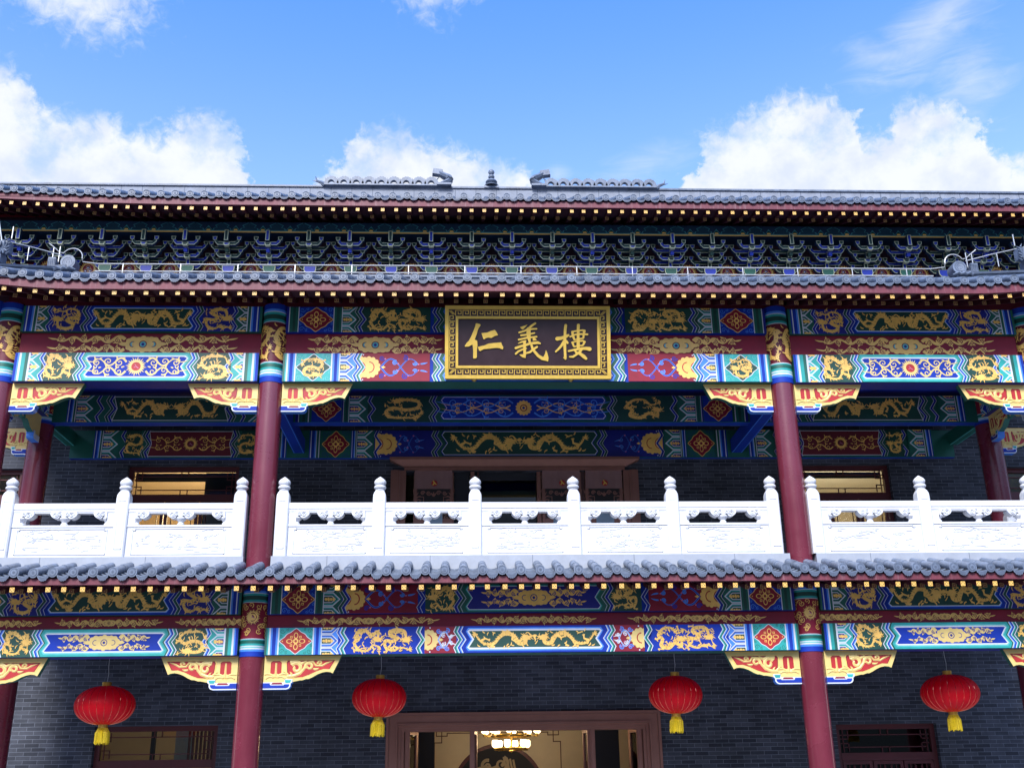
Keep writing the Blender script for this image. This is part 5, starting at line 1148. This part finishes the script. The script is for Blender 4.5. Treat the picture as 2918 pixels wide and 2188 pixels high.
o=ch(1450,0,[[(360,385),(480,345),(610,300),(560,360),(455,465),(410,440)],[(325,1300),(470,1290),(550,1300),(540,1415),(430,1390)],[(1150,1350),(1190,1270),(1220,1150),(1260,1230),(1305,1400),(1290,1530),(1200,1500),(1080,1420)],[(780,745),(860,745),(920,820),(790,840)]],
 [[(870,255,70),(760,330,72),(650,430,80),(540,500,62),(330,565,55)],[(640,470,60),(780,445,55),(910,440,55)],[(645,450,130),(645,600,140),(650,720,120),(675,850,76),(690,920,70)],[(395,660,65),(550,640,60),(840,582,55)],[(315,805,60),(560,745,60),(910,705,60)],
 [(215,1085,80),(400,1020,80),(560,980,80),(700,930,80),(960,900,95),(1030,930,50)],[(300,930,20),(400,885,55),(540,850,60)],[(510,880,90),(505,1000,88),(510,1150,88),(512,1300,88)],[(215,1275,65),(300,1195,65),(440,1130,60),(580,1090,25)],
 [(730,960,70),(770,1090,80),(840,1200,85),(960,1340,95),(1100,1430,110),(1200,1460,90)],[(925,1045,65),(850,1090,72),(760,1160,70),(680,1225,70),(570,1250,55)]]); o['label']='middle character of the name board'
o=ch(1560,0,[[(490,1400),(530,1360),(600,1390),(595,1460),(565,1475)]],
 [[(590,320,95),(570,450,90),(560,640,85),(545,900,100),(555,1200,80),(562,1400,85)],[(300,770,130),(450,745,110),(600,690,100),(670,650,75)],[(520,870,100),(430,1010,80),(330,1120,70),(245,1200,55)],[(600,850,80),(640,905,75)],
 [(1015,310,100),(1005,450,92),(1000,700,90),(1000,1000,110),(1000,1090,90)],[(810,550,80),(830,680,85),(870,790,60)],[(800,535,60),(950,505,55),(1150,480,58),(1220,500,70)],[(1205,530,85),(1185,650,70),(1175,740,60)],[(870,800,42),(1000,775,42),(1170,750,45)],[(735,700,55),(900,630,60),(1100,610,60),(1310,622,65)],
 [(810,900,70),(850,1020,55)],[(790,890,50),(950,850,52),(1150,835,60),(1220,870,70)],[(1200,900,75),(1165,975,55)],[(860,1035,42),(1000,1005,42),(1150,990,45)],
 [(680,1180,65),(850,1140,65),(1100,1095,85),(1250,1090,105),(1380,1110,130)],[(1130,1085,85),(1060,1195,85),(950,1285,66),(820,1370,75),(710,1370,50)],[(890,1165,60),(930,1230,75),(1060,1270,95),(1180,1360,120),(1255,1430,85)]]); o['label']='right character of the name board'
# ================================================================= door curtains on the upper doorway
for i,(x,w_,l) in enumerate(((-1.745,.76,'left mauve door curtain with a round red badge, on the upper doorway leaf'),(.835,.76,'mauve door curtain with a round red badge, just right of the open upper doorway'),(1.70,.74,'rightmost mauve door curtain with a round red badge on the upper doorway'))):
    mb=MB(); n=16; vs=[]
    for j in range(n+1):
        u=-w_/2+w_*j/n; y=-.006*math.sin(j*1.3); vs+=[(u,y,-.37),(u,y,.02),(u,y+.008,-.37),(u,y+.008,.02)]
    fs=[]
    for j in range(n): a,b=4*j,4*j+4; fs+=[(a,b,b+1,a+1),(a+2,a+3,b+3,b+2),(a,a+2,b+2,b)]
    mb.add(vs,fs,cloth); o=mb.build('door_curtain'); o.location=(x,3.49,5.93); tag(o,l,'curtain','curtains on the upper doorway')
    mb=MB(); p=P(mb,plane(-.014)); p.poly(circ(.02,-.26,.062,24),vermil); p.rib([(-.01,-.20,.02),(.02,-.25,.03),(-.015,-.30,.02)],signg); p.rib([(.02,-.25,.03),(.06,-.285,.02)],signg)
    mb.build('badge',o)
# ================================================================= lanterns
def lantern(x,z,rxy,label,rot,zt):
    e=empty('red_lantern',(x,1.15,z)); e.rotation_euler=(.02*math.sin(x*3),.025*math.cos(x*5),rot); tag(e,label,'lantern','red lanterns hanging under the lower eave'); k=rxy/.47
    mb=MB(); prof=[]
    nseg=22
    for i in range(nseg+1):
        a=-pi/2+pi*i/nseg; prof.append((max(.10,.47*math.cos(a)**.85 if math.cos(a)>0 else .1),.305*math.sin(a)))
    prof=[(r_*k,zz_) for r_,zz_ in prof]
    mb.lathe(prof,lred,n=96,flute=.012,fn=24); 
    mb.build('silk_body',e,60)
    mb=MB()
    for q in range(24):
        a=2*pi*(q)/24+1e-3
        mb.tube([(math.cos(a)*(r_*1.003),math.sin(a)*(r_*1.003),zz_) for r_,zz_ in prof[1:-1]],.0022,shine,4)
    mb.build('ribs',e)
    mb=MB(); mb.lathe([(.07,.30),(.075,.302),(.075,.325),(.070,.33),(.075,.335),(.075,.365),(.07,.37),(.0,.37)],lgold,n=24); mb.build('top_cap',e,40)
    mb=MB(); mb.lathe([(.0,-.36),(.07,-.36),(.075,-.355),(.075,-.335),(.070,-.33),(.075,-.325),(.075,-.30),(.07,-.295)],lgold,n=24); mb.build('bottom_cap',e,40)
    mb=MB(); rr=random.Random(int(x*10))
    for q in range(64):
        a=2*pi*q/64; r0=.062+.004*(q%2); r1=.105+rr.uniform(-.012,.012); 
        mb.tube([(r0*math.cos(a),r0*math.sin(a),-.345),(r1*.95*math.cos(a),r1*.95*math.sin(a),-.43),(r1*math.cos(a+.03),r1*math.sin(a+.03),-.60-rr.uniform(-.02,.02))],[.007,.0075,.0055],tassel,4)
    mb.lathe([(.06,-.36),(.088,-.42),(.092,-.58)],tassel,n=24)
    mb.build('tassel',e)
    mb=MB(); mb.tube([(0,0,.37),(.012,0,.5),(.0,0,.62),(.01,0,zt-z)],.004,steel,5); mb.build('cord',e)
lantern(-7.02,1.29,.475,'leftmost red lantern, beside the ground floor window with beige glass',.03,2.9)
lantern(-2.53,1.36,.445,'red lantern over the left end of the wide doorway',.1,2.9)
lantern(2.44,1.36,.445,'red lantern over the right end of the wide doorway',.17,2.9)
lantern(7.15,1.335,.475,'rightmost red lantern, beside the dark window right of the right middle column',.06,2.9)
# ================================================================= chandelier
cx,cy,cz=-.16,5.6,.70
chd=empty('chandelier',(cx,cy,cz)); tag(chd,'lit two-tier chandelier with white glass shades seen through the ground floor doorway','chandelier')
mb=MB(); 
for R_,z in ((.40,.22),(.30,-.03)):
    mb.tube([(R_*math.cos(2*pi*i/36),R_*math.sin(2*pi*i/36),z) for i in range(37)],.022,brass,6); mb.lathe([(R_-.03,z-.03),(R_+.0,z-.04),(R_+.02,z-.01)],brass,n=36)
mb.lathe([(.03,1.9),(.03,-.06),(.06,-.08),(0,-.12)],brass,n=12)
for R_,z,n in ((.40,.22,4),(.30,-.03,4)):
    for i in range(n): a=2*pi*i/n; mb.tube([(0,0,z),(R_*math.cos(a),R_*math.sin(a),z)],.012,brass,5)
mb.build('brass_frame',chd,40)
sh=None
for R_,z,n,ph in ((.56,.24,10,.2),(.34,-.03,6,.25)):
    for i in range(n):
        a=2*pi*i/n+ph; x,y=R_*math.cos(a),R_*math.sin(a)
        if sh is None:
            g=MB(); g.lathe([(.02,0),(.03,.02),(.055,.03),(.066,.06),(.066,.13),(.058,.155),(.045,.16)],glow,n=16); sh=g.build('glass_shade',chd,50); b=MB(); b.lathe([(.0,-.05),(.02,-.045),(.02,-.01),(.04,0),(.03,.01)],brass,n=10); b.tube([(0,0,-.03),(-.06,0,-.04),(-.12,0,-.02)],.008,brass,5); b.build('arm',sh); o=sh
        else: o=copy(sh,chd)
        o.location=(x,y,z); o.rotation_euler=(0,0,a)
# room lamps: lit rooms behind the upper windows and the entrance
def lamp(n,x,y,z,e,c,sz):
    l=bpy.data.lights.new(n,'AREA'); l.energy=e; l.color=c; l.size=sz; o=bpy.data.objects.new(n,l); col.objects.link(o); o.location=(x,y,z); o.parent=None
    return o
def bulb(n,x,y,z,e,c):
    l=bpy.data.lights.new(n,'POINT'); l.energy=e; l.color=c; l.shadow_soft_size=.25; o=bpy.data.objects.new(n,l); col.objects.link(o); o.location=(x,y,z); return o
bulb('chandelier_light',cx,cy,cz+.15,28,(1,.74,.42)); bulb('room_light_left',-6.9,6.2,5.6,200,(1,.68,.36)); bulb('room_light_right',7.6,6.2,5.7,130,(1,.88,.66)); bulb('room_light_ground',-7.3,6.0,1.6,22,(1,.76,.48))
# ================================================================= ground
mb=MB(); mb.add([(-600,-600,-1.704),(600,-600,-1.704),(600,600,-1.704),(-600,600,-1.704)],[(0,1,2,3)],mat('pale plaza paving',(.11,.11,.115),.8,.12,.8,.1,8)); g=mb.build('plaza'); tag(g,kind='structure')
